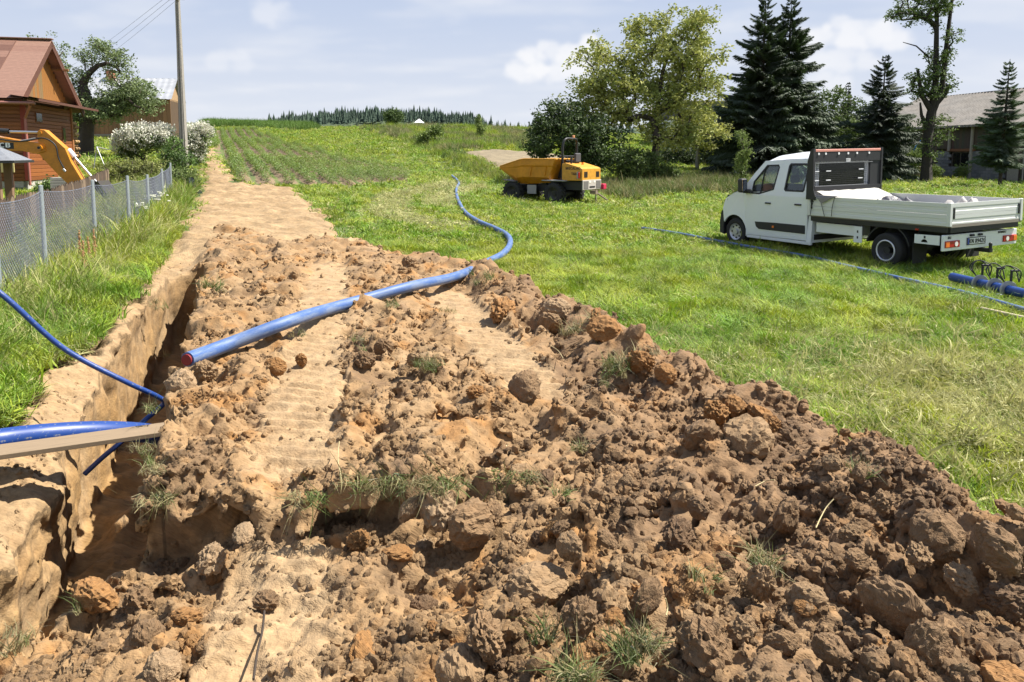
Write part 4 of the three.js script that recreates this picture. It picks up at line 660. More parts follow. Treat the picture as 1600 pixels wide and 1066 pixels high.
// far wooded hill
{
  const rnd = mulberry(707), D0 = 1000, tops = [[380, 204], [425, 196], [470, 190], [520, 186], [600, 183], [660, 184], [715, 190], [760, 196], [840, 199], [1000, 201], [1600, 203]];
  const pos = [], idx = [], c = new THREE.Color(), xs = []; for (let u = 300; u <= 1640; u += 20) xs.push(u);
  xs.forEach((u, i) => { const p = at(u, interp(tops, u), D0); [[-160, -8 - p.y], [0, 0], [200, 4], [500, -8 - p.y]].forEach(([d, dy]) => { const k = (D0 + d) / D0; pos.push(p.x * k, p.y + dy, -(D0 + d)); }); if (i) for (let j = 0; j < 3; j++) { const a = (i - 1) * 4 + j; idx.push(a, a + 4, a + 1, a + 1, a + 4, a + 5); } });
  const g = new THREE.BufferGeometry(); g.setAttribute('position', new THREE.Float32BufferAttribute(pos, 3)); g.setIndex(idx); g.computeVertexNormals();
  structure('wooded_hill', g, std(lin(0.05, 0.075, 0.04), 1));
  const shape = (seed) => { const r = mulberry(seed), parts = []; for (let k = 0; k < 6; k++) { const t = k / 6, cg = new THREE.ConeGeometry(0.22 * (1 - t * 0.8) * (0.85 + 0.3 * r()), 0.34, 7, 1, true), p = cg.attributes.position; for (let i = 0; i < p.count; i++) if (p.getY(i) < 0) p.setXYZ(i, p.getX(i) * (0.7 + 0.6 * r()), p.getY(i) + (r() - 0.5) * 0.12, p.getZ(i) * (0.7 + 0.6 * r())); cg.translate(0, 0.2 + t * 0.66, 0); parts.push(cg); } return mergeGeometries(parts); };
  const shapes = [1, 2, 3].map(shape), list = shapes.map(() => []);
  for (let i = 0; i < 2600; i++) { const u = 420 + 340 * rnd() + (rnd() < 0.16 ? 500 * rnd() : 0), d = -70 + 200 * rnd(), p = at(u, interp(tops, u), D0), k = (D0 + d) / D0, h = ((u > 755 ? 4 : 6) + 11 * Math.pow(rnd(), 1.6)) * (1 + 0.45 * noise2(u * 0.035, d * 0.01)), b = 0.75 + 0.5 * rnd(); list[i % 3].push([M4(V(p.x * k, p.y - 1 + (d < 0 ? d * 0.12 : d * 0.02), -(D0 + d)), quatE(0, rnd() * 6, 0), V(h * 0.8, h, h * 0.8)), c.setRGB(0.035 * b, 0.06 * b, 0.04 * b).clone()]); }
  list.forEach((l, i) => copies('far_wood', shapes[i], std(0xffffff, 0.95), l));
}
// ------------------------------------------------------------------ building helpers
const bx = (w, h, d, x = 0, y = 0, z = 0, rx = 0, ry = 0, rz = 0) => { const g = new THREE.BoxGeometry(w, h, d); if (rx || ry || rz) g.applyQuaternion(quatE(rx, ry, rz)); return g.translate(x, y, z); };
const rbx = (w, h, d, x = 0, y = 0, z = 0, r = 0.02, rz = 0, ry = 0) => { const g = new RoundedBoxGeometry(w, h, d, 2, Math.min(r, w / 2.1, h / 2.1, d / 2.1)); if (rz || ry) g.applyQuaternion(quatE(0, ry, rz)); return g.translate(x, y, z); };
const cyl = (r0, r1, h, x, y, z, axis = 'y', n = 16) => { const g = new THREE.CylinderGeometry(r1, r0, h, n); if (axis === 'x') g.rotateZ(-Math.PI / 2); if (axis === 'z') g.rotateX(Math.PI / 2); return g.translate(x, y, z); };
const rod = (a, b, r, n = 8) => tubes([[a, b, r, r]], n);
const join = (list) => { const l = list.map((g) => { let q = g.index ? g.toNonIndexed() : g; if (!q.attributes.normal) q.computeVertexNormals(); if (!q.attributes.uv) q.setAttribute('uv', new THREE.BufferAttribute(new Float32Array(q.attributes.position.count * 2), 2)); for (const k of Object.keys(q.attributes)) if (!['position', 'normal', 'uv'].includes(k)) q.deleteAttribute(k); return q; }); return mergeGeometries(l); };
const poly = (pts, holes = []) => { const s = new THREE.Shape(pts.map((p) => new THREE.Vector2(...p))); for (const h of holes) s.holes.push(new THREE.Path(h.map((p) => new THREE.Vector2(...p)))); return s; };
const slab = (pts, depth, holes, bevel = 0) => new THREE.ExtrudeGeometry(poly(pts, holes), { depth, bevelEnabled: bevel > 0, bevelSize: bevel, bevelThickness: bevel, bevelSegments: 2, curveSegments: 4 });
const hose = (pts, r, seg = 60, n = 10, closed = true) => { const c = new THREE.CatmullRomCurve3(pts, false, 'centripetal'), t = new THREE.TubeGeometry(c, seg, r, n, false); if (!closed) return t; const caps = [0, 1].map((e) => { const g = new THREE.CircleGeometry(r, n), p = c.getPointAt(e), d = c.getTangentAt(e); if (!e) d.negate(); g.applyQuaternion(new THREE.Quaternion().setFromUnitVectors(V(0, 0, 1), d)); return g.translate(p.x, p.y, p.z); }); return join([t, ...caps]); };
const quadSheet = (rows) => { const pos = [], idx = [], uv = [], n = rows[0].length; rows.forEach((r, j) => r.forEach((p, i) => { pos.push(...p); uv.push(i / (n - 1), j / (rows.length - 1)); if (i && j) { const a = (j - 1) * n + i - 1; idx.push(a, a + 1, a + n, a + 1, a + n + 1, a + n); } })); const g = new THREE.BufferGeometry(); g.setAttribute('position', new THREE.Float32BufferAttribute(pos, 3)); g.setAttribute('uv', new THREE.Float32BufferAttribute(uv, 2)); g.setIndex(idx); g.computeVertexNormals(); return g; };
const woodTex = noiseTexture(256, (u, v) => { const n = 0.82 + 0.16 * loop(u, v * 0.12, 60, 3) + 0.10 * loop(u, v * 0.3, 25, 7) + 0.08 * loop(u, v, 90, 5); return [n, n * 0.99, n * 0.97]; });
const streakTex = noiseTexture(256, (u, v) => { const n = 0.88 + 0.13 * loop(u, v, 6, 13) + 0.1 * loop(u, v, 22, 17) + 0.06 * loop(u, v, 80, 21); return [n, n, n]; });
const wood = (r, g, b, rough = 0.75) => std(lin(r, g, b), rough, { map: woodTex });
const paint = (r, g, b, rough = 0.4, metal = 0) => std(lin(r, g, b), rough, { metalness: metal, map: streakTex });
const black = std(lin(0.016, 0.016, 0.017), 0.55), rubber = std(lin(0.022, 0.021, 0.02), 0.85, { bumpMap: grainTex, bumpScale: 0.004 }), steel = std(lin(0.45, 0.45, 0.46), 0.35, { metalness: 0.8 }), galv = std(lin(0.5, 0.52, 0.54), 0.5, { metalness: 0.5 });
const font = await new FontLoader().loadAsync('fonts/droid/droid_sans_bold.typeface.json');
const letters = (text, size, depth = 0.004) => { const g = new TextGeometry(text, { font, size, depth, curveSegments: 3 }); g.computeBoundingBox(); const b = g.boundingBox; return g.translate(-(b.min.x + b.max.x) / 2, -(b.min.y + b.max.y) / 2, 0); };

// ------------------------------------------------------------------ pipes and board
const pipeTex = noiseTexture(256, (u, v) => { const d = smooth(-0.5, 0.7, loop(u, v, 5, 31) + 0.5 * loop(u, v, 21, 33)); const n = 0.05 * loop(u, v, 60, 35); return [lerp(0.25, 0.40, d) + n, lerp(0.36, 0.46, d) + n, lerp(0.56, 0.57, d) + n]; }, { srgb: true });
const dustTex = pipeTex.clone(); dustTex.repeat.set(30, 2);
const pipeDust = std(0xffffff, 0.55, { map: dustTex }), blueTex = noiseTexture(256, (u, v) => { const d = smooth(0.45, 0.8, loop(u, v, 9, 41) + 0.4 * loop(u, v, 40, 43)); return [lerp(0.10, 0.44, d), lerp(0.23, 0.44, d), lerp(0.48, 0.48, d)]; }, { srgb: true });
const blueRep = blueTex.clone(); blueRep.repeat.set(12, 2); const pipeBlue = std(0xffffff, 0.42, { map: blueRep });
{
  const above = (u, v, lift) => { const p = onLand(u, v); p.y += lift; return p; };
  const onSoil = (u, v, lift) => { const [a, b] = rayOf(u, v); let D = 5.5; while (D < 16 && EYE + b * D > Math.max(soilY(a * D, D), land(a * D, D)) + lift) D += 0.03; return at(u, v, D); };
  const first = [[293, 562], [350, 541], [450, 503], [510, 484], [560, 470], [640, 448], [705, 434]].map(([u, v]) => onSoil(u, v, 0.07));
  for (let k = 1; k < first.length; k++) if (first[k].z > first[k - 1].z - 0.3) first[k] = at(...[[350, 541], [450, 503], [510, 484], [560, 470], [640, 448], [705, 434]][k - 1], -first[k - 1].z + 0.5);
  console.log('pipe D', first.map((p) => -p.z.toFixed(2)).join(' '));
  const rest = [[757, 420], [785, 405], [797, 388], [793, 375], [775, 364], [748, 352], [728, 338], [718, 322], [713, 306], [714, 296], [717, 290], [713, 283], [706, 277]].map(([u, v]) => above(u, v, 0.11));
  const g = thing('water_pipe', 'long dusty blue water pipe with red end cap snaking from trench across meadow', 'pipe', null);
  mesh('tube', hose([...first, ...rest], 0.068, 260, 14), pipeDust, g);
  const d = first[1].clone().sub(first[0]).normalize(), cap = cyl(0.052, 0.052, 0.03, 0, 0, 0, 'y', 16); cap.applyQuaternion(new THREE.Quaternion().setFromUnitVectors(V(0, 1, 0), d)); cap.translate(first[0].x - d.x * 0.004, first[0].y - d.y * 0.004, first[0].z - d.z * 0.004);
  mesh('end_cap', cap, std(lin(0.2, 0.012, 0.015), 0.6), g);
  single('water_pipe', hose([[-260, 300, 5.3], [-120, 372, 5.3], [0, 458, 5.4], [100, 545, 5.6], [199, 598, 5.8], [246, 620, 6.0], [257, 629, 6.1], [250, 637, 6.1], [228, 655, 6.0], [190, 690, 5.9], [160, 715, 5.85], [132, 741, 5.8]].map(([u, v, D]) => at(u, v, D)), 0.021, 120, 10), pipeBlue, 'thin bright blue water pipe hanging over the trench and bending back into it', 'pipe');
  single('water_pipe', hose([[-190, 760, 4.3], [-80, 702, 4.5], [0, 687, 4.75], [80, 678, 4.95], [160, 674, 5.2], [228, 677, 5.5], [262, 684, 5.7]].map(([u, v, D]) => at(u, v, D)), 0.074, 70, 16), pipeBlue, 'thick blue water pipe laid across the trench beside a plank', 'pipe');
  const a = at(-140, 726, 4.35), b = at(283, 667, 5.25), len = a.distanceTo(b), plank = rbx(0.16, 0.035, len, 0, 0, 0, 0.004); plank.applyQuaternion(new THREE.Quaternion().setFromUnitVectors(V(0, 0, 1), b.clone().sub(a).normalize())).translate((a.x + b.x) / 2, (a.y + b.y) / 2, (a.z + b.z) / 2);
  single('plank', plank, wood(0.24, 0.175, 0.11, 0.85), 'weathered wooden plank bridging the trench next to the thick blue pipe', 'plank');
  const low = (list, r) => list.map(([u, v]) => { const p = onLand(u, v); p.y += r + 0.03; return p; });
  single('water_pipe', hose(low([[1003, 360], [1060, 369], [1130, 383], [1190, 394], [1260, 406], [1320, 421], [1400, 440], [1500, 463], [1600, 492], [1700, 522]], 0.045), 0.036, 120, 10), pipeDust, 'thin blue pipe half hidden in the grass in front of the white truck', 'pipe');
  const p0 = onLand(1487, 447), p1 = onLand(1690, 498); p0.y += 0.16; p1.y += 0.16;
  single('water_pipe', hose([p0, p0.clone().lerp(p1, 0.5), p1], 0.075, 20, 18), pipeBlue, 'short straight blue pipe held in grey repair clamps on the meadow', 'pipe');
  const st0 = onLand(1533, 490), st1 = onLand(1640, 514); st0.y += 0.07; st1.y += 0.07;
  single('wooden_stake', tubes([[st0, st1, 0.026, 0.028], [st0.clone().add(V(-0.05, 0, -0.02)), st0, 0.005, 0.026]], 9), wood(0.5, 0.42, 0.3), 'pale round wooden stake lying in the grass below the clamped pipe', 'stake');
  // butt welding clamps round the straight pipe
  const dir = p1.clone().sub(p0).normalize(), q = new THREE.Quaternion().setFromUnitVectors(V(0, 0, 1), dir);
  [[0.40, 1], [0.60, 0], [0.78, 1]].forEach(([t, loopy], i) => {
    const c = p0.clone().lerp(p1, t * 0.62), g2 = thing('pipe_clamp', ['grey half ring pipe clamp with cable loops near the free end of the pipe', 'grey half ring pipe clamp with a black lever in the middle of the clamped pipe', 'grey half ring pipe clamp with two black cable loops beyond the lever clamp'][i], 'clamp', c); g2.quaternion.copy(q);
    mesh('ring', new THREE.ExtrudeGeometry((() => { const s = new THREE.Shape(); s.absarc(0, 0, 0.135, -0.5, 3.64, false); s.absarc(0, 0, 0.082, 3.64, -0.5, true); return s; })(), { depth: 0.03, bevelEnabled: true, bevelSize: 0.004, bevelThickness: 0.004, bevelSegments: 1, curveSegments: 24 }), std(lin(0.33, 0.33, 0.34), 0.45, { metalness: 0.5 }), g2);
    for (const s of [-1, 1]) mesh('jaw', rbx(0.07, 0.022, 0.07, s * 0.13, -0.07, 0.015, 0.004), galv, g2);
    mesh('foot', join([bx(0.42, 0.03, 0.03, 0, -0.14, 0.015), bx(0.03, 0.08, 0.03, -0.12, -0.1, 0.015), bx(0.03, 0.08, 0.03, 0.12, -0.1, 0.015)]), galv, g2);
    mesh('lever', join([rbx(0.03, 0.2, 0.03, 0.03, 0.2, 0.015, 0.008), rbx(0.14, 0.03, 0.03, 0.08, 0.3, 0.015, 0.008)]), black, g2);
    for (let k = 0; k <= loopy; k++) mesh('cable', hose([V(-0.06, 0.12, 0), V(-0.11, 0.26, -0.05 - 0.05 * k), V(-0.01, 0.37, -0.06), V(0.13, 0.3, -0.03 + 0.1 * k), V(0.16, 0.12, 0.02)], 0.009, 30, 6), black, g2);
  });
}

// ------------------------------------------------------------------ log house with its gable to the sun
{
  const C = at(45, 302, 27); C.y = land(C.x, 27) - 0.02;
  const h = thing('log_house', 'orange brown timber house with a rusty sheet metal roof and boarded gable', 'house', C, 0.23);
  const Wd = 4.9, EV = 3.25, RZ = -2.45, RY = 5.7, rust = [[0.25, 0.135, 0.095], [0.22, 0.115, 0.08], [0.275, 0.155, 0.11], [0.155, 0.075, 0.05]].map((c) => std(lin(...c), 0.55, { metalness: 0.15, map: streakTex }));
  const log = [[0.27, 0.085, 0.02], [0.31, 0.10, 0.024], [0.22, 0.068, 0.017]].map((c) => wood(...c, 0.6)), dark = wood(0.11, 0.042, 0.024, 0.7), rnd = mulberry(900);
  mesh('plinth', join([bx(0.14, 0.5, Wd - 0.02, -0.08, 0.1, -Wd / 2), bx(6.9, 0.5, 0.14, -3.5, 0.1, -0.08)]), std(lin(0.55, 0.52, 0.46), 0.9, { map: grainColor, bumpMap: grainTex, bumpScale: 0.02 }), h);
  mesh('wall_core', join([bx(6.8, 3.0, Wd - 0.3, -3.56, 1.85, -Wd / 2)]), dark, h);
  for (let k = 0; k < 20; k++) { const y = 0.43 + k * 0.142; mesh('board', rbx(0.05, 0.134, Wd - 0.06, 0, y, -Wd / 2, 0.014), log[Math.floor(rnd() * 3)], h); mesh('board', rbx(6.9, 0.134, 0.05, -3.48, y, 0, 0.014), log[Math.floor(rnd() * 3)], h); }
  mesh('corner_post', rbx(0.16, 2.95, 0.16, 0.02, 1.85, 0.02, 0.02), wood(0.3, 0.05, 0.03), h); mesh('corner_post', rbx(0.14, 2.9, 0.14, 0.0, 1.83, -Wd, 0.02), wood(0.36, 0.15, 0.05), h);
  for (const [z, y, w, hh] of [[-3.9, 2.12, 0.36, 0.66], [-1.35, 2.72, 0.62, 0.4]]) { const w0 = mesh('window', rbx(0.09, hh, w, 0.005, y, z, 0.008), wood(0.2, 0.07, 0.03), h); mesh('pane', bx(0.012, hh - 0.1, w - 0.1, 0.054, y, z), std(lin(0.012, 0.012, 0.014), 0.12), w0); }
  { const w0 = mesh('wall_lamp', rbx(0.10, 0.12, 0.22, 0.07, 1.3, -1.55, 0.02), black, h); }
  // gable triangle of upright boards
  const gy = 3.48; for (let z = 0.02; z > -Wd; z -= 0.2) { const zc = z - 0.1, f = Math.min(1, 1 - Math.abs(zc - RZ) / 2.55), top = gy + Math.max(0.06, f * (RY - gy - 0.1)), old = zc > -2.75 && rnd() < 0.75; mesh('gable_board', rbx(0.03, top - gy, 0.192, -0.12, (top + gy) / 2, zc, 0.006), old ? wood(0.17 + 0.06 * rnd(), 0.105 + 0.03 * rnd(), 0.05, 0.85) : wood(0.29, 0.125, 0.024, 0.6), h); }
  mesh('gable_beam', rbx(0.5, 0.09, 0.1, 0.02, 4.62, RZ + 1.0, 0.01), wood(0.28, 0.14, 0.06), h); mesh('purlin', rbx(0.9, 0.09, 0.09, 0.05, 4.72, RZ - 1.05, 0.01), wood(0.3, 0.15, 0.06), h);
  // main roof: sheets on the side to the camera, one slope behind
  const front = (t) => [lerp(RY, EV, t), lerp(RZ, 0.75, t)], L = Math.hypot(RY - EV, RZ - 0.75), tilt = Math.atan2(RY - EV, 0.75 - RZ);
  for (let i = 0; i < 6; i++) for (let j = 0; j < 9; j++) { const [y, z] = front((j + 0.5) / 9), x = 0.32 - 0.6 - i * 1.2 + (i ? 0 : 0); mesh('roof_sheet', rbx(1.195, 0.012, L / 9 + 0.02, x, y + 0.05 + 0.006 * (i % 2) + 0.002 * j, z, 0.005).applyMatrix4(new THREE.Matrix4().makeTranslation(x, y, z).multiply(new THREE.Matrix4().makeRotationX(tilt + 0.012)).multiply(new THREE.Matrix4().makeTranslation(-x, -y, -z))), rust[rnd() < 0.12 || (i === 1 && rnd() < 0.5) ? 3 : Math.floor(rnd() * 3)], h); }
  for (let i = 1; i < 6; i++) { const [y, z] = front(0.5), x = 0.32 - i * 1.2; mesh('roof_seam', bx(0.035, 0.03, L, 0, 0, 0).applyMatrix4(new THREE.Matrix4().makeTranslation(x, y + 0.075, z).multiply(new THREE.Matrix4().makeRotationX(tilt))), rust[3], h); }
  const slope = (z0, y0, z1, y1, x0, x1, t = 0.05) => { const g = new THREE.BoxGeometry(x1 - x0, t, Math.hypot(z1 - z0, y1 - y0)); g.rotateX(Math.atan2(-(y1 - y0), z1 - z0)); return g.translate((x0 + x1) / 2, (y0 + y1) / 2, (z0 + z1) / 2); };
  mesh('roof_deck', slope(RZ, RY - 0.01, 0.72, EV - 0.01, -6.9, 0.3), dark, h); mesh('rear_roof', slope(RZ, RY + 0.02, -Wd - 0.85, EV - 0.1, -6.9, 0.32, 0.05), rust[1], h); mesh('ridge_cap', rbx(7.25, 0.05, 0.26, -3.28, RY + 0.09, RZ, 0.02), rust[0], h);
  mesh('barge_board', slope(RZ, RY - 0.1, -Wd - 0.8, EV - 0.2, 0.26, 0.31, 0.24), dark, h); mesh('barge_board', slope(RZ, RY - 0.1, 0.7, EV - 0.1, 0.26, 0.31, 0.2), dark, h);
  // pent roof across the gable
  mesh('pent_roof', quadSheet([[[-0.1, 3.42, 0.85], [-0.1, 3.42, -Wd - 0.75]], [[0.85, 3.27, 0.95], [0.85, 3.27, -Wd - 0.85]]]), rust[2], h); mesh('pent_deck', quadSheet([[[-0.1, 3.38, 0.85], [-0.1, 3.38, -Wd - 0.75]], [[0.85, 3.22, 0.95], [0.85, 3.22, -Wd - 0.85]]]), dark, h); mesh('pent_fascia', bx(0.03, 0.09, Wd + 1.75, 0.86, 3.235, -Wd / 2 + 0.05), dark, h);
  mesh('gutter', join([cyl(0.06, 0.06, 7.4, -3.0, EV - 0.12, 0.8, 'x', 10)]), std(lin(0.3, 0.13, 0.10), 0.5), h);
  mesh('downpipe', join([rod(V(0.55, EV - 0.18, 0.78), V(0.12, EV - 0.62, 0.16), 0.045), rod(V(0.12, EV - 0.62, 0.16), V(0.12, 0.2, 0.16), 0.045)]), std(lin(0.36, 0.13, 0.10), 0.5), h);
  // things by the house
  const W2 = (x, y, z) => h.localToWorld(V(x, y, z)); h.updateMatrixWorld(true);
  const pb = W2(-0.6, 0, 0.75); const p2 = thing('cream_board', 'cream coloured board leaning in front of the timber house wall', 'board', V(pb.x, land(pb.x, -pb.z), pb.z), 0.23); mesh('panel', rbx(0.95, 0.62, 0.05, 0, 1.02, 0, 0.01), std(lin(0.46, 0.37, 0.16), 0.7), p2); for (const s of [-1, 1]) mesh('leg', bx(0.05, 0.75, 0.05, s * 0.4, 0.36, 0), dark, p2);
  const wp = W2(-0.35, 0, -Wd - 0.45), pile = thing('firewood_pile', 'stack of split firewood under the eave at the far corner of the timber house', 'firewood', V(wp.x, land(wp.x, -wp.z), wp.z), 0.23), r2 = mulberry(55), ends = [[0.5, 0.34, 0.16], [0.42, 0.26, 0.11], [0.3, 0.18, 0.08]].map((c) => wood(...c, 0.85));
  for (let j = 0; j < 13; j++) for (let i = 0; i < 4; i++) mesh('log', cyl(0.075 + 0.02 * r2(), 0.08, 0.5, -0.22 + i * 0.17 + (j % 2) * 0.08, 0.09 + j * 0.155, 0, 'z', 7), ends[Math.floor(r2() * 3)], pile);
  const cp = at(96, 300, 23.5); cp.y = land(cp.x, 23.5); const crate = thing('crate', 'grey slatted crate on a dark stand before the orange gable wall', 'crate', cp, 0.3); mesh('stand', join([bx(0.4, 0.42, 0.36, 0, 0.21, 0)]), dark, crate); for (let k = 0; k < 4; k++) mesh('slat', bx(0.5, 0.075, 0.4, 0, 0.47 + k * 0.09, 0), std(lin(0.36, 0.33, 0.31), 0.8), crate);
}

// ------------------------------------------------------------------ shed behind the apple tree
{
  const p = at(200, 217, 52); p.y = land(p.x, 52) - 0.1; const s = thing('plank_shed', 'wooden plank shed with a pale grey metal roof behind the apple tree', 'shed', p, 0.18), rnd = mulberry(66);
  mesh('core', bx(5.6, 2.6, 3, 0, 1.7, -1.6), wood(0.1, 0.06, 0.03), s);
  for (let i = 0; i < 21; i++) { const t = rnd(); mesh('plank', rbx(0.262, 2.5 + 0.05 * rnd(), 0.035, -2.75 + i * 0.275, 1.75, -0.06 + 0.012 * rnd(), 0.006), wood(0.25 + 0.09 * t, 0.135 + 0.045 * t, 0.065 + 0.02 * t, 0.85), s); }
  for (let k = 0; k < 3; k++) mesh('foundation_beam', rbx(5.7, 0.17, 0.2, 0, 0.08 + k * 0.18, 0, 0.03), wood(0.3, 0.26, 0.2, 0.9), s);
  mesh('roof', quadSheet(Array.from({ length: 2 }, (_, j) => Array.from({ length: 61 }, (_, i) => [-3.1 + i * 0.103, (j ? 2.95 : 4.55) + 0.015 * Math.cos(i * 1.57), j ? 0.35 : -1.6]))), std(lin(0.42, 0.43, 0.45), 0.5, { metalness: 0.3, map: streakTex }), s);
  mesh('rear_roof', quadSheet([[[-3.1, 4.55, -1.6], [3.1, 4.55, -1.6]], [[-3.1, 2.95, -3.6], [3.1, 2.95, -3.6]]]), std(lin(0.4, 0.4, 0.42), 0.5), s);
  for (const x of [-2.8, 2.8]) mesh('gable', slab([[-3.2, 2.9], [0.05, 2.9], [-1.6, 4.5]], 0.04).rotateY(-Math.PI / 2).translate(x, 0, 0), wood(0.4, 0.26, 0.14), s);
  mesh('chimney', bx(0.5, 0.7, 0.5, -1.3, 4.7, -1.4), std(lin(0.45, 0.16, 0.1), 0.9), s);
}

// ------------------------------------------------------------------ concrete pole with wires
{
  const b = at(288, 262, 33); b.y = land(b.x, 33) - 0.3; const top = at(277, -6, 33), H = top.y - b.y, lx = top.x - b.x, p = thing('concrete_pole', 'tall tapered concrete utility pole beside the dirt track', 'pole', b);
  const col = new THREE.CylinderGeometry(0.1, 0.21, H, 4, 8).rotateY(Math.PI / 4).translate(0, H / 2, 0), a = col.attributes.position; for (let i = 0; i < a.count; i++) a.setX(i, a.getX(i) + lx * a.getY(i) / H); const shaft = col.toNonIndexed(); shaft.computeVertexNormals();
  mesh('shaft', shaft, std(lin(0.31, 0.285, 0.25), 0.9, { map: grainColor, bumpMap: grainTex, bumpScale: 0.02 }), p);
  for (const z of [-0.06, 0.06]) { const g = bx(0.05, H * 0.97, 0.02, 0, H * 0.48, 0.17); const q = g.attributes.position; for (let i = 0; i < q.count; i++) { const t = q.getY(i) / H; q.setX(i, q.getX(i) + lx * t + z * 0.9); q.setZ(i, q.getZ(i) - 0.085 * t); } mesh('rib', g, std(lin(0.36, 0.335, 0.3), 0.9), p); }
  mesh('crossarm', bx(0.75, 0.07, 0.07, lx, H - 0.14, 0.12), galv, p);
  [-0.3, 0, 0.3].forEach((x) => mesh('insulator', cyl(0.04, 0.03, 0.14, lx + x, H - 0.03, 0.12, 'y', 10), std(lin(0.2, 0.1, 0.06), 0.3), p));
  [-0.3, 0, 0.3].forEach((x, i) => { const s = V(b.x + lx + x, b.y + H + 0.04, b.z + 0.12), e = at(60 + i * 14, 128 + i * 4, 70), m = s.clone().lerp(e, 0.5); m.y -= 0.4; single('power_line', hose([s, s.clone().lerp(m, 0.5).add(V(0, -0.08, 0)), m, m.clone().lerp(e, 0.5).add(V(0, -0.08, 0)), e], 0.006, 40, 5), black, 'thin overhead wire running from the concrete pole over the timber house', 'wire', 'overhead wires'); });
}

// ------------------------------------------------------------------ fences
{
  const tops = [[-75, 330], [-4, 312], [68, 294], [148, 285], [199, 278], [226, 276], [247, 268], [262, 262]];
  const f = thing('wire_fence', 'blue grey chain link fence on thin concrete posts along the weeds', 'fence', null);
  const postMat = std(lin(0.24, 0.275, 0.29), 0.85, { map: grainColor }), wireMat = std(lin(0.17, 0.19, 0.245), 0.6, { metalness: 0.2 });
  const feet = fenceLine.map(([x, D]) => V(x, land(x, D), -D)), heads = feet.map((p, i) => { const q = at(tops[i][0], tops[i][1], -p.z); return V(p.x + 0.02, clamp(q.y, p.y + 1.15, p.y + 1.75), p.z); });
  feet.forEach((p, i) => mesh('post', tubes([[p.clone().add(V(0, -0.2, 0)), heads[i].clone().add(V(0, 0.04, 0)), 0.036, 0.034], [heads[i].clone().add(V(0, 0.04, 0)), heads[i].clone().add(V(0, 0.05, 0)), 0.034, 0.001]], 5), postMat, f));
  for (let b = 1; b < feet.length; b++) {
    const A0 = feet[b - 1], B0 = feet[b], A1 = heads[b - 1], B1 = heads[b], len = A0.distanceTo(B0), cell = -A0.z > 16 ? 0.095 : 0.075, n = Math.round(len / cell), rows = Math.round(1.35 / cell), r = -A0.z > 16 ? 0.0045 : 0.0036, segs = [];
    const P = (u, v) => { const lo = A0.clone().lerp(B0, u), hi = A1.clone().lerp(B1, u), p = lo.lerp(hi, 0.04 + 0.93 * v), sag = Math.sin(u * Math.PI); p.y -= 0.05 * sag * v; p.z += 0.03 * Math.sin(u * 9 + v * 4) * sag; return p; };
    for (let i = 0; i < n; i++) { let prev = null; for (let j = 0; j <= rows; j++) { const u = (i + (j % 2 ? 1 : 0)) / n, q = P(clamp(u), j / rows); if (prev) segs.push([prev, q, r, r]); prev = q; } prev = null; for (let j = 0; j <= rows; j++) { const u = (i + (j % 2 ? 0 : 1)) / n, q = P(clamp(u), j / rows); if (prev) segs.push([prev, q, r, r]); prev = q; } }
    for (const v of [0.02, 0.99]) for (let k = 0; k < 8; k++) segs.push([P(k / 8, v), P((k + 1) / 8, v), 0.005, 0.005]);
    const m = mesh('wire_mesh', tubes(segs, 3), wireMat, f); m.userData.kind = 'stuff';
  }
  // picket fence of the garden behind
  const g = thing('picket_fence', 'weathered wooden picket fence standing in the garden behind the chain link fence', 'fence', null), rnd = mulberry(88), mats = [[0.24, 0.175, 0.12], [0.12, 0.08, 0.055], [0.085, 0.06, 0.042], [0.10, 0.07, 0.05]].map((c) => wood(...c, 0.9));
  for (let D = 11.5; D < 24; D += 0.125) { const x = fenceX(D) - 1.25 - 0.06 * (D - 11), y = land(x, D), q = mesh('picket', slab([[-0.042, 0.05], [0.042, 0.05], [0.042, 0.92 + 0.1 * rnd()], [0, 1.03], [-0.042, 0.92]], 0.018), mats[Math.floor(rnd() * 4)], g); q.position.set(x, y, -D); q.rotation.y = 1.25 + 0.1 * rnd(); q.rotation.z = (rnd() - 0.5) * 0.06; }
  for (const h of [0.25, 0.68]) { const pts = []; for (let D = 11.4; D <= 24; D += 2.1) { const x = fenceX(D) - 1.29 - 0.06 * (D - 11); pts.push(V(x, land(x, D) + h, -D)); } mesh('rail', tubes(pts.slice(1).map((p, i) => [pts[i], p, 0.035, 0.035]), 4), mats[2], g); }
  // garden shelter with a grey roof on a wooden post at the picture's edge
  const sp = at(-6, 400, 14.6); sp.y = land(sp.x, 14.6); const w = thing('garden_shelter', 'little garden shelter with a dark grey pitched roof on thick wooden posts', 'shelter', sp, 0.35);
  for (const [x, z] of [[0.14, 0.1], [-1.25, 0.1], [0.14, -0.7], [-1.25, -0.7]]) mesh('post', rbx(0.14, 1.62, 0.14, x, 0.8, z, 0.015), wood(0.26, 0.16, 0.09, 0.9), w);
  const roofMat = std(lin(0.17, 0.18, 0.2), 0.7, { map: grainColor }); mesh('roof', quadSheet([[[-1.7, 1.62, 0.45], [0.52, 1.62, 0.45]], [[-1.2, 1.96, -0.3], [0.0, 1.96, -0.3]], [[-1.7, 1.62, -1.05], [0.52, 1.62, -1.05]]]), roofMat, w); mesh('roof_end', quadSheet([[[0.52, 1.62, 0.45], [0.52, 1.62, -1.05]], [[0, 1.955, -0.3], [0, 1.955, -0.3]]]), roofMat, w); mesh('roof_edge', join([bx(2.22, 0.05, 0.04, -0.59, 1.6, 0.45), bx(0.04, 0.05, 1.5, 0.52, 1.6, -0.3)]), black, w);
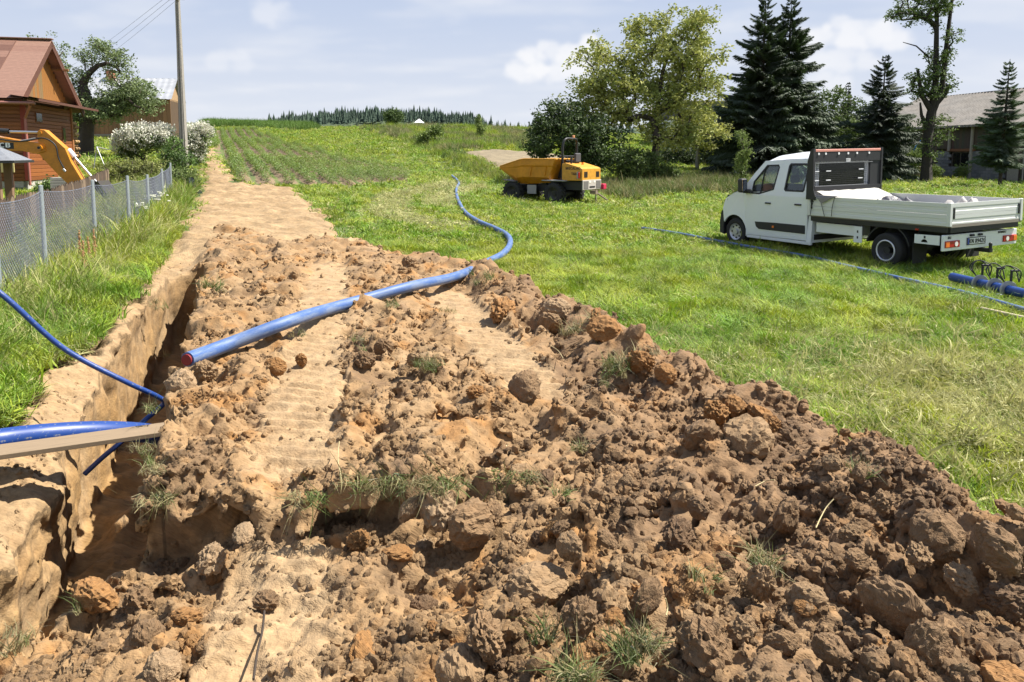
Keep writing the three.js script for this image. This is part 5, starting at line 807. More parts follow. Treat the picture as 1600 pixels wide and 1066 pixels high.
  // black plastic sheet on the track side, metal swing frame
  const bp = onLand(308, 306); single('plastic_sheet', quadSheet(Array.from({ length: 9 }, (_, j) => Array.from({ length: 5 }, (_, i) => [bp.x - 0.3 + j * 0.045 + 0.05 * Math.sin(i * 2 + j), bp.y + 0.62 - j * 0.078 + 0.05 * Math.sin(i * 3 + j * 2), bp.z - 0.3 + i * 0.09]))), std(lin(0.012, 0.014, 0.02), 0.25), 'crumpled black plastic sheet on the weedy edge of the dirt track', 'plastic sheet');
  const fp = at(150, 275, 32); fp.y = land(fp.x, 32); const sw = thing('metal_frame', 'thin bent metal tube frame on the shaded lawn behind the fence', 'frame', fp); mesh('tube', tubes([[V(-0.1, 0, 0), V(0, 1.0, -0.2), 0.02, 0.02], [V(0, 1.0, -0.2), V(0.55, 0.86, -0.2), 0.02, 0.02], [V(0, 1.0, -0.2), V(0.42, 0.25, 0.1), 0.02, 0.02], [V(0.42, 0.25, 0.1), V(0.45, 0, 0.1), 0.02, 0.02]], 6), galv, sw);
}
// tall plants among the weeds: reddish dock, cow parsley
{
  const rnd = mulberry(1212), dockMat = std(lin(0.36, 0.2, 0.09), 0.9), stemMat = leafMat({ color: lin(0.17, 0.25, 0.06) }), umbel = std(lin(0.66, 0.66, 0.55), 0.9);
  const dockGeo = (seed) => { const r = mulberry(seed), parts = [cyl(0.008, 0.005, 0.7, 0, 0.35, 0, 'y', 5)]; for (let i = 0; i < 60; i++) { const t = r(), a = r() * 6.3; parts.push(new THREE.IcosahedronGeometry(0.007 + 0.007 * r(), 0).translate(Math.cos(a) * 0.032 * (1.1 - t), 0.3 + 0.4 * t, Math.sin(a) * 0.032 * (1.1 - t))); } return join(parts); };
  [[128, 428], [141, 432], [150, 420], [134, 446]].forEach(([u, v], i) => { const p = onLand(u, v), d = thing('dock_plant', 'rusty red seeding dock plant among the weeds by the fence', 'plant', p, 0, 'dock plants by the fence'); mesh('seed_spike', dockGeo(i + 3), dockMat, d); mesh('leaves', tuft(i + 70, 7, 0.05, 0.18, 0.3, 0.05, 0.7), stemMat, d); d.scale.setScalar(0.8 + 0.25 * rnd()); });
  const parsley = (seed) => { const r = mulberry(seed), parts = [], fl = []; parts.push(cyl(0.006, 0.004, 0.6, 0, 0.3, 0, 'y', 5)); for (let k = 0; k < 7; k++) { const a = r() * 6.3, e = V(Math.cos(a) * 0.12, 0.55 + 0.2 * r(), Math.sin(a) * 0.12); parts.push(rod(V(0, 0.45 + 0.1 * r(), 0), e, 0.003, 4)); for (let i = 0; i < 9; i++) fl.push(new THREE.IcosahedronGeometry(0.011, 0).translate(e.x + (r() - 0.5) * 0.07, e.y + r() * 0.015, e.z + (r() - 0.5) * 0.07)); } return [join(parts), join(fl)]; };
  for (let i = 0; i < 5; i++) { const [u, v] = [[238, 352], [246, 346], [258, 350], [222, 368], [252, 330], [264, 336], [180, 398], [160, 412], [205, 380], [90, 450], [60, 470], [30, 490]][i], p = onLand(u, v), [s, fl] = parsley(i + 5), d = thing('cow_parsley', 'white flowered cow parsley stalk among the tall weeds by the fence', 'plant', p, 0, 'cow parsley along the fence'); mesh('stem', s, stemMat, d); mesh('flowers', fl, umbel, d); mesh('leaves', tuft(i + 90, 9, 0.07, 0.15, 0.32, 0.03, 0.8), stemMat, d); }
}

// ------------------------------------------------------------------ old barn on the right
{
  const mid = V((31.8 + 33.9) / 2, 0, -56); mid.y = land(mid.x, 56) - 0.05; const b = thing('old_barn', 'old barn with a grey corrugated roof, concrete block wall and boarded loft', 'barn', mid, -1.398), rnd = mulberry(404);
  const X0 = -8.5, X1 = 9.5, EV = 4.15, RH = 6.8, DEEP = 9, dark = wood(0.12, 0.098, 0.08, 0.9);
  mesh('core', bx(X1 - X0 - 0.3, EV - 0.1, DEEP - 0.3, (X0 + X1) / 2, EV / 2, -DEEP / 2), dark, b);
  const n = 420, roofRows = [[0.55, EV - 0.12], [0.2, EV + 0.09], [-2.2, (EV + RH) / 2 + 0.06], [-DEEP / 2, RH]].map(([z, y]) => Array.from({ length: n + 1 }, (_, i) => { const x = X0 - 0.4 + (X1 - X0 + 0.8) * i / n; return [x, y + 0.07 * Math.sin(x * 2 * Math.PI / 0.32) - 0.10 * Math.sin((x - X0) / (X1 - X0) * Math.PI) + 0.02 * noise2(x * 0.6, y), z]; }));
  mesh('roof', quadSheet(roofRows), std(lin(0.27, 0.245, 0.215), 0.9, { map: grainColor }), b);
  mesh('rear_roof', quadSheet([[[X0 - 0.4, RH - 0.02, -DEEP / 2], [X1 + 0.4, RH - 0.02, -DEEP / 2]], [[X0 - 0.4, EV - 0.1, -DEEP - 0.5], [X1 + 0.4, EV - 0.1, -DEEP - 0.5]]]), std(lin(0.28, 0.26, 0.24), 0.9), b);
  mesh('eave_board', bx(X1 - X0 + 0.7, 0.16, 0.05, (X0 + X1) / 2, EV - 0.2, 0.5), wood(0.3, 0.27, 0.23), b); for (const x of [X0 - 0.36, X1 + 0.36]) mesh('rake_board', join([bx(0.04, 0.2, 5.4, 0, 0, 0, Math.atan2(RH - EV, DEEP / 2), 0, 0).translate(x, (EV + RH) / 2 - 0.08, -DEEP / 4 + 0.15)]), wood(0.42, 0.38, 0.33), b);
  const gable = slab([[0, EV - 0.2], [-DEEP, EV - 0.2], [-DEEP / 2, RH - 0.1]], 0.06); for (const x of [X0, X1]) mesh('gable', gable.clone().rotateY(-Math.PI / 2).scale(1, 1, -1).scale(1, 1, -1).translate(x, 0, 0), wood(0.16, 0.13, 0.1), b);
  // lower wall of concrete blocks with a window opening
  const bm = [[0.26, 0.26, 0.26], [0.31, 0.305, 0.30], [0.22, 0.22, 0.225]].map((c) => std(lin(...c), 0.95, { map: grainColor, bumpMap: grainTex, bumpScale: 0.02 })), bg = rbx(0.405, 0.215, 0.16, 0, 0, 0, 0.012);
  for (let j = 0; j < 9; j++) for (let i = 0; i < 15; i++) { const x = -0.75 + i * 0.42 + (j % 2) * 0.21, y = 0.2 + j * 0.228; if (x > 0.5 && x < 2.3 && y > 0.95) continue; const m = mesh('block', bg, bm[Math.floor(rnd() * 3)], b); m.position.set(x, y, 0.0 + 0.015 * rnd()); }
  mesh('lintel', rbx(2.6, 0.2, 0.2, 1.4, 2.22, 0.02, 0.02), wood(0.25, 0.11, 0.05, 0.85), b);
  { const w = mesh('window', join([bx(1.66, 0.06, 0.1, 1.4, 1.0, -0.02), bx(1.66, 0.06, 0.1, 1.4, 2.06, -0.02), bx(0.06, 1.1, 0.1, 0.61, 1.53, -0.02), bx(0.06, 1.1, 0.1, 2.19, 1.53, -0.02), bx(0.05, 1.1, 0.08, 1.4, 1.53, -0.02)]), dark, b); mesh('pane', bx(0.74, 1.0, 0.01, 1.0, 1.53, -0.03), std(lin(0.01, 0.01, 0.012), 0.15), w); mesh('pane', bx(0.74, 1.0, 0.01, 1.8, 1.53, -0.03), std(lin(0.01, 0.01, 0.012), 0.15), w); }
  for (const x of [0.35, 2.5, 4.9, 7.6]) mesh('post', rbx(0.16, x === 2.5 ? EV - 0.1 : 1.9, 0.16, x, x === 2.5 ? (EV - 0.1) / 2 : EV - 1.05, 0.14, 0.02), wood(0.42, 0.38, 0.32, 0.9), b);
  for (let x = X0 + 0.2; x < X1 - 0.1; x += 0.24) { const low = x < -0.9 || x > 5.6; mesh('board', rbx(0.225, low ? EV - 0.3 : 1.65, 0.03, x, low ? EV / 2 : EV - 1.0, 0.02 + 0.01 * rnd(), 0.004), wood(0.085 + 0.04 * rnd(), 0.07 + 0.03 * rnd(), 0.06, 0.9), b); }
  mesh('door', rbx(0.9, 1.0, 0.05, 6.2, 0.55, 0.12, 0.01), wood(0.36, 0.33, 0.28, 0.9), b); mesh('wall_batten', rbx(0.08, 2.0, 0.06, 7.0, 1.2, 0.12, 0.01), wood(0.45, 0.42, 0.36), b);
  const ch = mesh('chimney', bx(0.5, 0.62, 0.5, 4.9, RH + 0.2, -DEEP / 2 + 0.3), std(lin(0.36, 0.15, 0.11), 0.9, { map: grainColor }), b); mesh('cap', bx(0.62, 0.08, 0.62, 4.9, RH + 0.53, -DEEP / 2 + 0.3), std(lin(0.4, 0.22, 0.18), 0.9), ch); mesh('roof_hatch', bx(0.9, 0.05, 0.5, 4.2, RH - 0.22, -DEEP / 2 + 0.62, 0.53, 0, 0), black, b);
  // things in front of the barn
  const pp = at(1400, 276, 53); pp.y = land(pp.x, 53); const pile = thing('timber_pile', 'low pile of pale sawn timber and rags before the barn', 'timber', pp, 0.3), r = mulberry(5); mesh('base_board', bx(3.0, 0.05, 0.9, 0.2, 0.05, 0), wood(0.5, 0.42, 0.32, 0.9), pile); for (let k = 0; k < 9; k++) mesh('log', cyl(0.11, 0.1, 1.2 + 0.6 * r(), (r() - 0.5) * 0.5, 0.17 + Math.floor(k / 4) * 0.17, -0.3 + (k % 4) * 0.2, 'x', 8), wood(0.55, 0.38, 0.22 + 0.1 * r(), 0.9), pile);
  const sp = at(1415, 276, 52); sp.y = land(sp.x, 52); const st = thing('stick_with_strip', 'leaning stick with a fluttering blue plastic strip before the barn', 'stick', sp); mesh('stick', rod(V(0, 0, 0), V(0.22, 1.75, 0), 0.03), wood(0.36, 0.33, 0.28), st); mesh('strip', quadSheet(Array.from({ length: 8 }, (_, j) => [[0.12 + j * 0.1 + 0.06 * Math.sin(j), 1.55 + j * 0.17, 0.02], [0.26 + j * 0.085 + 0.04 * Math.sin(j + 1), 1.5 + j * 0.175, 0.06 * Math.sin(j * 2)]])), leafMat({ color: lin(0.05, 0.2, 0.55), transmission: 0.3 }), st);
  const cb = at(1432, 280, 53); cb.y = land(cb.x, 53); const cr = thing('rabbit_hutch', 'small dark wooden hutch under the pale bush before the barn', 'hutch', cb, -0.2); mesh('box', rbx(0.75, 0.75, 0.6, 0, 0.5, 0, 0.02), wood(0.16, 0.12, 0.085), cr); for (const s of [-1, 1]) mesh('leg', bx(0.07, 0.95, 0.07, s * 0.38, 0.47, 0.28), wood(0.3, 0.25, 0.19), cr);
  // white farmhouse glimpsed between the trees
  const fh = at(1090, 250, 88); fh.y = land(fh.x, 88) - 0.3; const hs = thing('white_house', 'white rendered house glimpsed through the leaves behind the trees', 'house', fh, 0.1); mesh('wall', bx(14, 3.6, 7, 3, 1.8, -3.5), std(lin(0.72, 0.72, 0.7), 0.9), hs); for (const x of [-1.5, 3, 7.5]) { const w = mesh('window', bx(1.1, 1.3, 0.08, x, 2.0, 0.03), wood(0.2, 0.16, 0.12), hs); mesh('pane', bx(0.9, 1.1, 0.02, x, 2.0, 0.08), std(lin(0.02, 0.02, 0.025), 0.15), w); } mesh('roof', join([bx(14.8, 0.1, 4.6, 3, 4.75, -1.6, -0.52, 0, 0), bx(14.8, 0.1, 4.6, 3, 4.75, -5.4, 0.52, 0, 0)].map((g) => g)), std(lin(0.25, 0.24, 0.24), 0.8), hs);
  const tp = at(655, 200, 122); tp.y = land(tp.x, 122); const tent = thing('white_tent', 'white pointed tent roof showing over the hill crest', 'tent', tp); tent.scale.setScalar(0.62); mesh('canopy', new THREE.ConeGeometry(1.6, 1.1, 4).rotateY(0.5).translate(0, 1.7, 0), std(lin(0.78, 0.78, 0.78), 0.8), tent); for (const [x, z] of [[-0.9, -0.9], [0.9, -0.9], [-0.9, 0.9], [0.9, 0.9]]) mesh('pole', cyl(0.03, 0.03, 1.3, x, 0.65, z), galv, tent);
}

// dead twigs and straw on the soil
{
  const rnd = mulberry(313), onSoil = (u, v) => { const [a, b] = rayOf(u, v); let D = 1.9; while (D < 17 && EYE + b * D > soilY(a * D, D) + 0.012) D += 0.02; return at(u, v, D); };
  const twig = wood(0.05, 0.035, 0.025, 0.9), straw = std(lin(0.40, 0.33, 0.17), 0.8);
  [[[[396, 1062], [402, 1020], [410, 985], [413, 955]], 0.006, 0], [[[1275, 825], [1284, 806], [1292, 792], [1303, 780]], 0.0032, 1], [[[1040, 935], [1043, 950], [1041, 962]], 0.003, 1], [[[318, 560], [330, 549], [346, 545]], 0.0035, 1], [[[860, 540], [872, 548], [880, 560]], 0.0032, 1], [[[1180, 760], [1196, 752], [1210, 750]], 0.0032, 1], [[[530, 690], [528, 720], [533, 745]], 0.0032, 1]].forEach(([pts, r, k], i) => single(k ? 'straw_stalk' : 'twig', hose(pts.map(([u, v]) => onSoil(u, v)), r, 16, 5), k ? straw : twig, k ? 'dry pale straw stalk lying on the dug soil' : 'thin dark twig lying across the track print in the soil', k ? 'straw' : 'twig', k ? 'straw stalks on the soil' : undefined));
}
// ------------------------------------------------------------------ white crew cab truck
function wheelTyre(R, w, rim, tread = 0) {   // turned about z
  const half = w / 2, pts = [[rim, -half * 0.8], [rim + 0.02, -half * 0.95], [R * 0.86, -half], [R * 0.96, -half * 0.86], [R, -half * 0.6], [R, half * 0.6], [R * 0.96, half * 0.86], [R * 0.86, half], [rim + 0.02, half * 0.95], [rim, half * 0.8]].map(([x, y]) => new THREE.Vector2(x, y));
  const parts = [new THREE.LatheGeometry(pts, 40).rotateX(Math.PI / 2)];
  if (tread) for (let i = 0; i < tread; i++) for (const s of [-1, 1]) { const a = (i + (s > 0 ? 0.5 : 0)) / tread * 6.2832; parts.push(bx(0.045, 0.055, w * 0.52, 0, 0, 0, 0, 0.55 * s, 0).translate(0, R + 0.005, s * w * 0.24).rotateZ(a)); }
  return join(parts);
}
{
  const root = thing('pickup_truck', 'white crew cab dropside truck with a black headboard parked on the meadow', 'truck', V(8.342, 0, -14.9));
  root.position.y = 0.01; root.rotation.set(-0.018, Math.atan2(Math.cos(0.442), -Math.sin(0.442)), -0.008, 'YXZ');
  const white = new THREE.MeshPhysicalMaterial({ color: lin(0.72, 0.74, 0.76), roughness: 0.35, clearcoat: 0.5, clearcoatRoughness: 0.1, side: THREE.DoubleSide }), alu = std(lin(0.62, 0.63, 0.61), 0.5, { metalness: 0.12 }), plastic = std(lin(0.018, 0.018, 0.02), 0.6), glass = new THREE.MeshPhysicalMaterial({ color: lin(0.86, 0.92, 0.9), roughness: 0.03, transmission: 1, thickness: 0, side: THREE.DoubleSide }), dark = std(lin(0.02, 0.02, 0.022), 0.8), red = std(lin(0.36, 0.012, 0.012), 0.25), orange = std(lin(0.75, 0.17, 0.02), 0.3), clear = std(lin(0.75, 0.7, 0.66), 0.25);
  const BELT = 1.30, zAt = (y) => 1.0 - 0.165 * Math.max(0, y - BELT) - 0.05 * Math.max(0, 0.6 - y);
  const panel = (pts, s, holes, t = 0.035) => { const g = slab(pts, t, holes, 0.006), p = g.attributes.position; for (let i = 0; i < p.count; i++) p.setZ(i, s * (zAt(p.getY(i)) - t + p.getZ(i))); g.computeVertexNormals(); return g; };
  const arc = (cx, cy, r, a0, a1, n = 12) => Array.from({ length: n + 1 }, (_, i) => { const a = lerp(a0, a1, i / n); return [cx + r * Math.cos(a), cy + r * Math.sin(a)]; });
  for (const s of [-1, 1]) {
    mesh('front_fender', panel([[3.9, 0.30], [3.9, BELT], [4.06, 1.42], [4.36, 1.31], [4.64, 1.17], [4.74, 0.92], [4.70, 0.62], ...arc(4.33, 0.36, 0.42, 0.55, 2.95), [3.93, 0.28]], s), white, root);
    const fd = mesh('front_door', panel([[3.045, 0.33], [3.045, 0.9], [2.97, 1.0], [2.95, BELT - 0.004], [3.89, BELT - 0.004], [3.89, 0.33]], s), white, root);
    mesh('door_frame', panel([[2.95, BELT + 0.004], [2.87, 2.12], [3.44, 2.1], [3.74, 1.80], [4.0, 1.5], [4.05, 1.41], [3.89, BELT + 0.004]], s, [[[3.05, 1.44], [2.96, 1.96], [3.0, 2.02], [3.36, 2.01], [3.72, 1.62], [3.76, 1.33], [3.5, 1.32]]]), white, fd);
    mesh('window_glass', panel([[3.02, 1.40], [2.93, 2.05], [3.4, 2.04], [3.76, 1.65], [3.79, 1.31]], s, [], 0.004).translate(0, 0, -s * 0.02), glass, fd);
    mesh('window_trim', panel([[3.05, 1.44], [2.96, 1.96], [3.0, 2.02], [3.36, 2.01], [3.72, 1.62], [3.76, 1.33], [3.5, 1.32]], s, [[[3.08, 1.465], [2.985, 1.955], [3.015, 1.995], [3.345, 1.985], [3.695, 1.605], [3.73, 1.355], [3.5, 1.345]]], 0.02).translate(0, 0, s * 0.006), plastic, fd);
    mesh('quarter_bar', panel([[3.46, 1.33], [3.48, 1.33], [3.43, 1.93], [3.41, 1.95]], s, [], 0.02), plastic, fd);
    mesh('handle', rbx(0.17, 0.035, 0.04, 3.19, 1.12, s * 1.02, 0.012), plastic, fd);
    const rd = mesh('rear_door', panel([[2.05, 0.34], [2.02, BELT - 0.004], [2.94, BELT - 0.004], [2.96, 1.0], [3.035, 0.9], [3.035, 0.33]], s), white, root);
    mesh('door_frame', panel([[2.02, BELT + 0.004], [1.97, 2.16], [2.86, 2.12], [2.94, BELT + 0.004]], s, [[[2.17, 1.42], [2.14, 1.46], [2.09, 2.0], [2.13, 2.05], [2.64, 2.05], [2.68, 2.0], [2.73, 1.46], [2.69, 1.42]]]), white, rd);
    mesh('window_glass', panel([[2.13, 1.40], [2.07, 2.07], [2.70, 2.07], [2.75, 1.40]], s, [], 0.004).translate(0, 0, -s * 0.02), glass, rd);
    mesh('window_trim', panel([[2.17, 1.42], [2.14, 1.46], [2.09, 2.0], [2.13, 2.05], [2.64, 2.05], [2.68, 2.0], [2.73, 1.46], [2.69, 1.42]], s, [[[2.195, 1.455], [2.175, 1.48], [2.13, 1.98], [2.15, 2.01], [2.625, 2.01], [2.645, 1.98], [2.695, 1.48], [2.67, 1.455]]], 0.02).translate(0, 0, s * 0.006), plastic, rd);
    mesh('handle', rbx(0.19, 0.035, 0.04, 2.28, 1.13, s * 1.02, 0.012), plastic, rd);
    mesh('rear_pillar', panel([[1.92, 0.30], [1.90, 2.2], [1.965, 2.2], [2.04, 0.3]], s), white, root);
    mesh('sill', rbx(2.0, 0.08, 0.06, 2.92, 0.28, s * 0.95, 0.02), white, root);
    mesh('trim_strip', slab([[2.08, 0.49], [2.08, 0.67], [3.02, 0.665], [3.61, 0.65], [3.57, 0.54], [3.48, 0.49]], 0.02, [], 0.006).translate(0, 0, s > 0 ? 0.985 : -1.005), plastic, root);
    mesh('side_marker', rbx(0.06, 0.05, 0.015, 3.01, 0.575, s * 1.022, 0.005), orange, root);
    mesh('fuel_flap', rbx(0.13, 0.18, 0.006, 2.985, 0.78, s * 1.0, 0.003), white, root);
    mesh('headlamp', slab([[4.62, 1.16], [4.70, 1.05], [4.735, 0.92], [4.70, 0.9], [4.63, 1.02], [4.56, 1.17]], 0.02, [], 0.004).translate(0, 0, s > 0 ? 0.975 : -1.0), std(lin(0.4, 0.42, 0.45), 0.15, { metalness: 0.4 }), root);
    const mir = mesh('mirror', rbx(0.16, 0.34, 0.2, 3.88, 1.52, s * 1.17, 0.05), plastic, root); mesh('arm', join([rbx(0.26, 0.1, 0.12, 3.83, 1.38, s * 1.05, 0.03)]), plastic, mir); mesh('mirror_glass', bx(0.006, 0.28, 0.15, 3.797, 1.53, s * 1.17), std(lin(0.6, 0.62, 0.65), 0.04, { metalness: 1 }), mir);
    // wheels
    const fw = new THREE.Group(); fw.name = 'front_wheel'; fw.position.set(4.33, 0.345, s * 0.86); root.add(fw);
    mesh('tyre', wheelTyre(0.345, 0.215, 0.205), rubber, fw); mesh('rim', join([new THREE.LatheGeometry([[0.06, 0.06], [0.1, 0.075], [0.15, 0.055], [0.19, 0.08], [0.21, 0.1]].map(([a, b]) => new THREE.Vector2(a, b)), 24).rotateX(s * Math.PI / 2), cyl(0.07, 0.06, 0.06, 0, 0, s * 0.08, 'z', 14)]), std(lin(0.5, 0.5, 0.52), 0.4, { metalness: 0.5 }), fw); for (let k = 0; k < 8; k++) mesh('rim_slot', cyl(0.022, 0.022, 0.02, Math.cos(k * 0.785) * 0.15, Math.sin(k * 0.785) * 0.15, s * 0.068, 'z', 8), black, fw);
    const rw = new THREE.Group(); rw.name = 'rear_wheel'; rw.position.set(0, 0.345, s * 0.82); root.add(rw);
    mesh('tyre', wheelTyre(0.345, 0.2, 0.205).translate(0, 0, s * 0.12), rubber, rw); mesh('tyre', wheelTyre(0.345, 0.2, 0.205).translate(0, 0, -s * 0.12), rubber, rw);
    mesh('rim', new THREE.LatheGeometry([[0.195, 0.215], [0.212, 0.21], [0.215, 0.16], [0.19, 0.14], [0.175, 0.02], [0.06, 0.0]].map(([a, b]) => new THREE.Vector2(a, b)), 28).rotateX(s * Math.PI / 2), std(lin(0.12, 0.12, 0.125), 0.6), rw); mesh('rim_ring', new THREE.TorusGeometry(0.2, 0.016, 8, 36).translate(0, 0, s * 0.215), std(lin(0.7, 0.7, 0.72), 0.35, { metalness: 0.4 }), rw); mesh('hub', cyl(0.075, 0.055, 0.16, 0, 0, s * 0.1, 'z', 14), black, rw);
    mesh('mudguard', new THREE.ExtrudeGeometry(poly([...arc(0, 0.36, 0.5, 0.25, 2.9, 16), ...arc(0, 0.36, 0.475, 2.9, 0.25, 16)]), { depth: 0.42, bevelEnabled: false }).translate(0, 0, s > 0 ? 0.58 : -1.0), plastic, root); mesh('mudflap', bx(0.015, 0.42, 0.4, -0.56, 0.36, s * 0.8), rubber, root);
  }
  // front, bonnet, roof, windscreen
  const across = Array.from({ length: 13 }, (_, i) => -1 + i / 6), row = (x, y, bulge, w, up, roll = 0) => across.map((t) => [x + bulge * (1 - t * t), y + up * (1 - t * t) - roll * Math.pow(Math.abs(t), 8), t * w]);
  mesh('bonnet', quadSheet([row(4.02, 1.48, 0.12, 0.97, 0.05), row(4.3, 1.36, 0.16, 0.985, 0.06), row(4.55, 1.23, 0.22, 0.99, 0.05), row(4.66, 1.13, 0.28, 0.98, 0.02), row(4.74, 0.9, 0.3, 0.975, 0)]), white, root);
  mesh('grille', quadSheet([row(4.735, 0.9, 0.305, 0.97, 0), row(4.76, 0.76, 0.31, 0.96, 0)]), plastic, root); mesh('bumper', quadSheet([row(4.68, 0.88, 0.33, 1.0, 0), row(4.82, 0.78, 0.33, 1.0, 0), row(4.86, 0.55, 0.33, 0.99, 0), row(4.84, 0.33, 0.33, 0.97, 0), row(4.7, 0.26, 0.3, 0.95, 0)]), plastic, root);
  for (const s of [-1, 1]) mesh('bumper_corner', slab([[4.69, 0.88], [4.80, 0.84], [4.86, 0.58], [4.85, 0.30], [4.74, 0.27], [4.745, 0.45], [4.70, 0.62]], 0.05, [], 0.015).translate(0, 0, s > 0 ? 0.93 : -0.98), plastic, root);
  mesh('roof', quadSheet([row(3.46, 2.09, 0.12, 0.86, 0.04, 0.02), row(3.2, 2.2, 0.06, 0.85, 0.06, 0.08), row(2.68, 2.265, 0, 0.85, 0.05, 0.12), row(2.2, 2.28, 0, 0.85, 0.04, 0.12), row(1.9, 2.27, 0, 0.85, 0.03, 0.11)]), white, root);
  mesh('windscreen', quadSheet([row(3.97, 1.5, 0.14, 0.93, 0.04), row(3.74, 1.8, 0.14, 0.88, 0.03), row(3.47, 2.09, 0.13, 0.84, 0.03)]), glass, root); mesh('scuttle', quadSheet([row(3.95, 1.49, 0.13, 0.93, 0.03), row(4.05, 1.47, 0.13, 0.96, 0.05)]), plastic, root);
  mesh('cab_back', join([bx(0.04, 1.9, 1.84, 1.93, 1.25, 0)]), white, root); mesh('cab_floor', join([bx(2.9, 0.12, 1.8, 3.35, 0.42, 0), bx(0.9, 0.6, 1.7, 4.3, 0.95, 0)]), dark, root);
  // cab interior
  for (const [x, z] of [[3.05, -0.42], [3.05, 0.42], [2.2, -0.5], [2.2, 0], [2.2, 0.5]]) { const st = mesh('seat', join([rbx(0.5, 0.16, 0.48, x + 0.2, 0.82, z, 0.05), rbx(0.16, 0.72, 0.46, x - 0.06, 1.2, z, 0.06, 0.12)]), std(lin(0.05, 0.045, 0.05), 0.9), root); mesh('headrest', rbx(0.1, 0.2, 0.26, x - 0.1, 1.68, z, 0.05), x < 2.5 && z < -0.3 ? std(lin(0.05, 0.16, 0.42), 0.8) : std(lin(0.05, 0.05, 0.055), 0.9), st); }
  mesh('dashboard', rbx(0.5, 0.25, 1.74, 3.85, 1.22, 0, 0.06), dark, root); mesh('steering_wheel', new THREE.TorusGeometry(0.19, 0.018, 8, 28).rotateY(Math.PI / 2).rotateZ(0.6).translate(3.5, 1.33, -0.42), plastic, root);
  // headboard
  const hb = mesh('headboard', join([bx(0.06, 1.16, 0.05, 1.84, 1.80, -1.05), bx(0.06, 1.16, 0.05, 1.84, 1.80, 1.07), bx(0.06, 0.09, 2.12, 1.84, 1.50, 0), bx(0.05, 0.22, 2.1, 1.845, 2.2, 0), bx(0.03, 0.95, 0.34, 1.85, 1.8, 0.89)]), plastic, root);
  mesh('side_plate', slab([[1.72, 1.27], [1.98, 1.27], [1.96, 2.1], [1.88, 2.36], [1.8, 2.36], [1.78, 1.5]], 0.02, [], 0).translate(0, 0, -1.1), plastic, hb);
  mesh('reflector_bar', rbx(0.035, 0.055, 2.05, 1.83, 2.33, 0, 0.01), std(lin(0.62, 0.26, 0.2), 0.5), hb);
  for (const z of [-0.93, -0.72, -0.32, -0.03, 0.25, 0.64]) mesh('bolt', cyl(0.026, 0.02, 0.02, 1.815, 2.26, z, 'x', 10), std(lin(0.85, 0.85, 0.85), 0.3), hb);
  { const grid = []; for (let k = 0; k < 38; k++) grid.push(bx(0.006, 0.62, 0.006, 1.86, 1.8, -0.98 + k * 0.043)); for (let k = 0; k < 15; k++) grid.push(bx(0.006, 0.006, 1.62, 1.855, 1.52 + k * 0.042, -0.18)); const m = mesh('guard_mesh', join(grid), plastic, hb); m.userData.kind = 'stuff'; mesh('rear_window', bx(0.01, 0.5, 1.4, 1.9, 1.8, -0.1), std(lin(0.012, 0.013, 0.015), 0.08), root); }
  for (const y of [2.06, 1.555]) mesh('crossbar', bx(0.015, 0.014, y > 2 ? 1.78 : 1.62, 1.825, y, y > 2 ? -0.12 : -0.2), std(lin(0.3, 0.3, 0.31), 0.4, { metalness: 0.5 }), hb);
  for (const [y, z] of [[1.88, -0.96], [1.88, -0.6], [1.9, 0.42], [1.68, -0.96], [1.68, -0.6], [1.70, 0.40]]) mesh('clip', bx(0.012, 0.02, 0.14, 1.83, y, z), std(lin(0.75, 0.75, 0.76), 0.4), hb);
  mesh('emblem', join([bx(0.008, 0.012, 0.13, 1.812, 2.14, -0.02), bx(0.008, 0.012, 0.13, 1.812, 2.08, -0.02), bx(0.008, 0.07, 0.012, 1.812, 2.11, -0.08), bx(0.008, 0.07, 0.012, 1.812, 2.11, 0.04), bx(0.008, 0.05, 0.02, 1.812, 2.11, -0.035), bx(0.008, 0.05, 0.02, 1.812, 2.11, 0.005)]), std(lin(0.7, 0.7, 0.7), 0.4), hb);
  // load bed of aluminium boards
  const bed = new THREE.Group(); bed.name = 'load_bed'; root.add(bed);
  const L0 = -1.31, L1 = 1.94, W = 1.06;
  mesh('floor', bx(L1 - L0, 0.06, 2 * W - 0.04, (L0 + L1) / 2, 0.93, 0), std(lin(0.25, 0.22, 0.18), 0.9, { map: grainColor }), bed); mesh('underframe', join([bx(L1 - L0 - 0.1, 0.1, 0.06, (L0 + L1) / 2, 0.85, -1.0), bx(L1 - L0 - 0.1, 0.1, 0.06, (L0 + L1) / 2, 0.85, 1.0), bx(0.06, 0.1, 2.0, L0 + 0.05, 0.85, 0), ...[-0.9, -0.3, 0.3, 0.9, 1.5].map((x) => bx(0.08, 0.1, 2.0, x, 0.85, 0))]), black, bed);
  const slat = (len, y, h) => { const s = new THREE.Shape([[0, 0], [0.028, 0], [0.028, h * 0.3], [0.022, h * 0.33], [0.022, h * 0.62], [0.028, h * 0.66], [0.028, h], [0, h]].map((p) => new THREE.Vector2(...p))); return new THREE.ExtrudeGeometry(s, { depth: len, bevelEnabled: false }).translate(0, y, -len / 2); };
  for (const s of [-1, 1]) for (let k = 0; k < 2; k++) mesh('side_board', slat(L1 - L0 - 0.1, 0.925 + k * 0.212, 0.206).rotateY(s > 0 ? -Math.PI / 2 : Math.PI / 2).translate((L0 + L1) / 2, 0, s * (W - 0.025)), alu, bed);
  for (let k = 0; k < 2; k++) mesh('tail_board', slat(2 * W - 0.1, 0.925 + k * 0.212, 0.206).rotateY(Math.PI).translate(L0 + 0.03, 0, 0), alu, bed);
  for (const [x, z] of [[L0 + 0.025, -W + 0.02], [L0 + 0.025, W - 0.02], [L1 - 0.02, -W + 0.02], [L1 - 0.02, W - 0.02]]) mesh('corner_post', rbx(0.07, 0.43, 0.07, x, 1.135, z, 0.008), alu, bed);
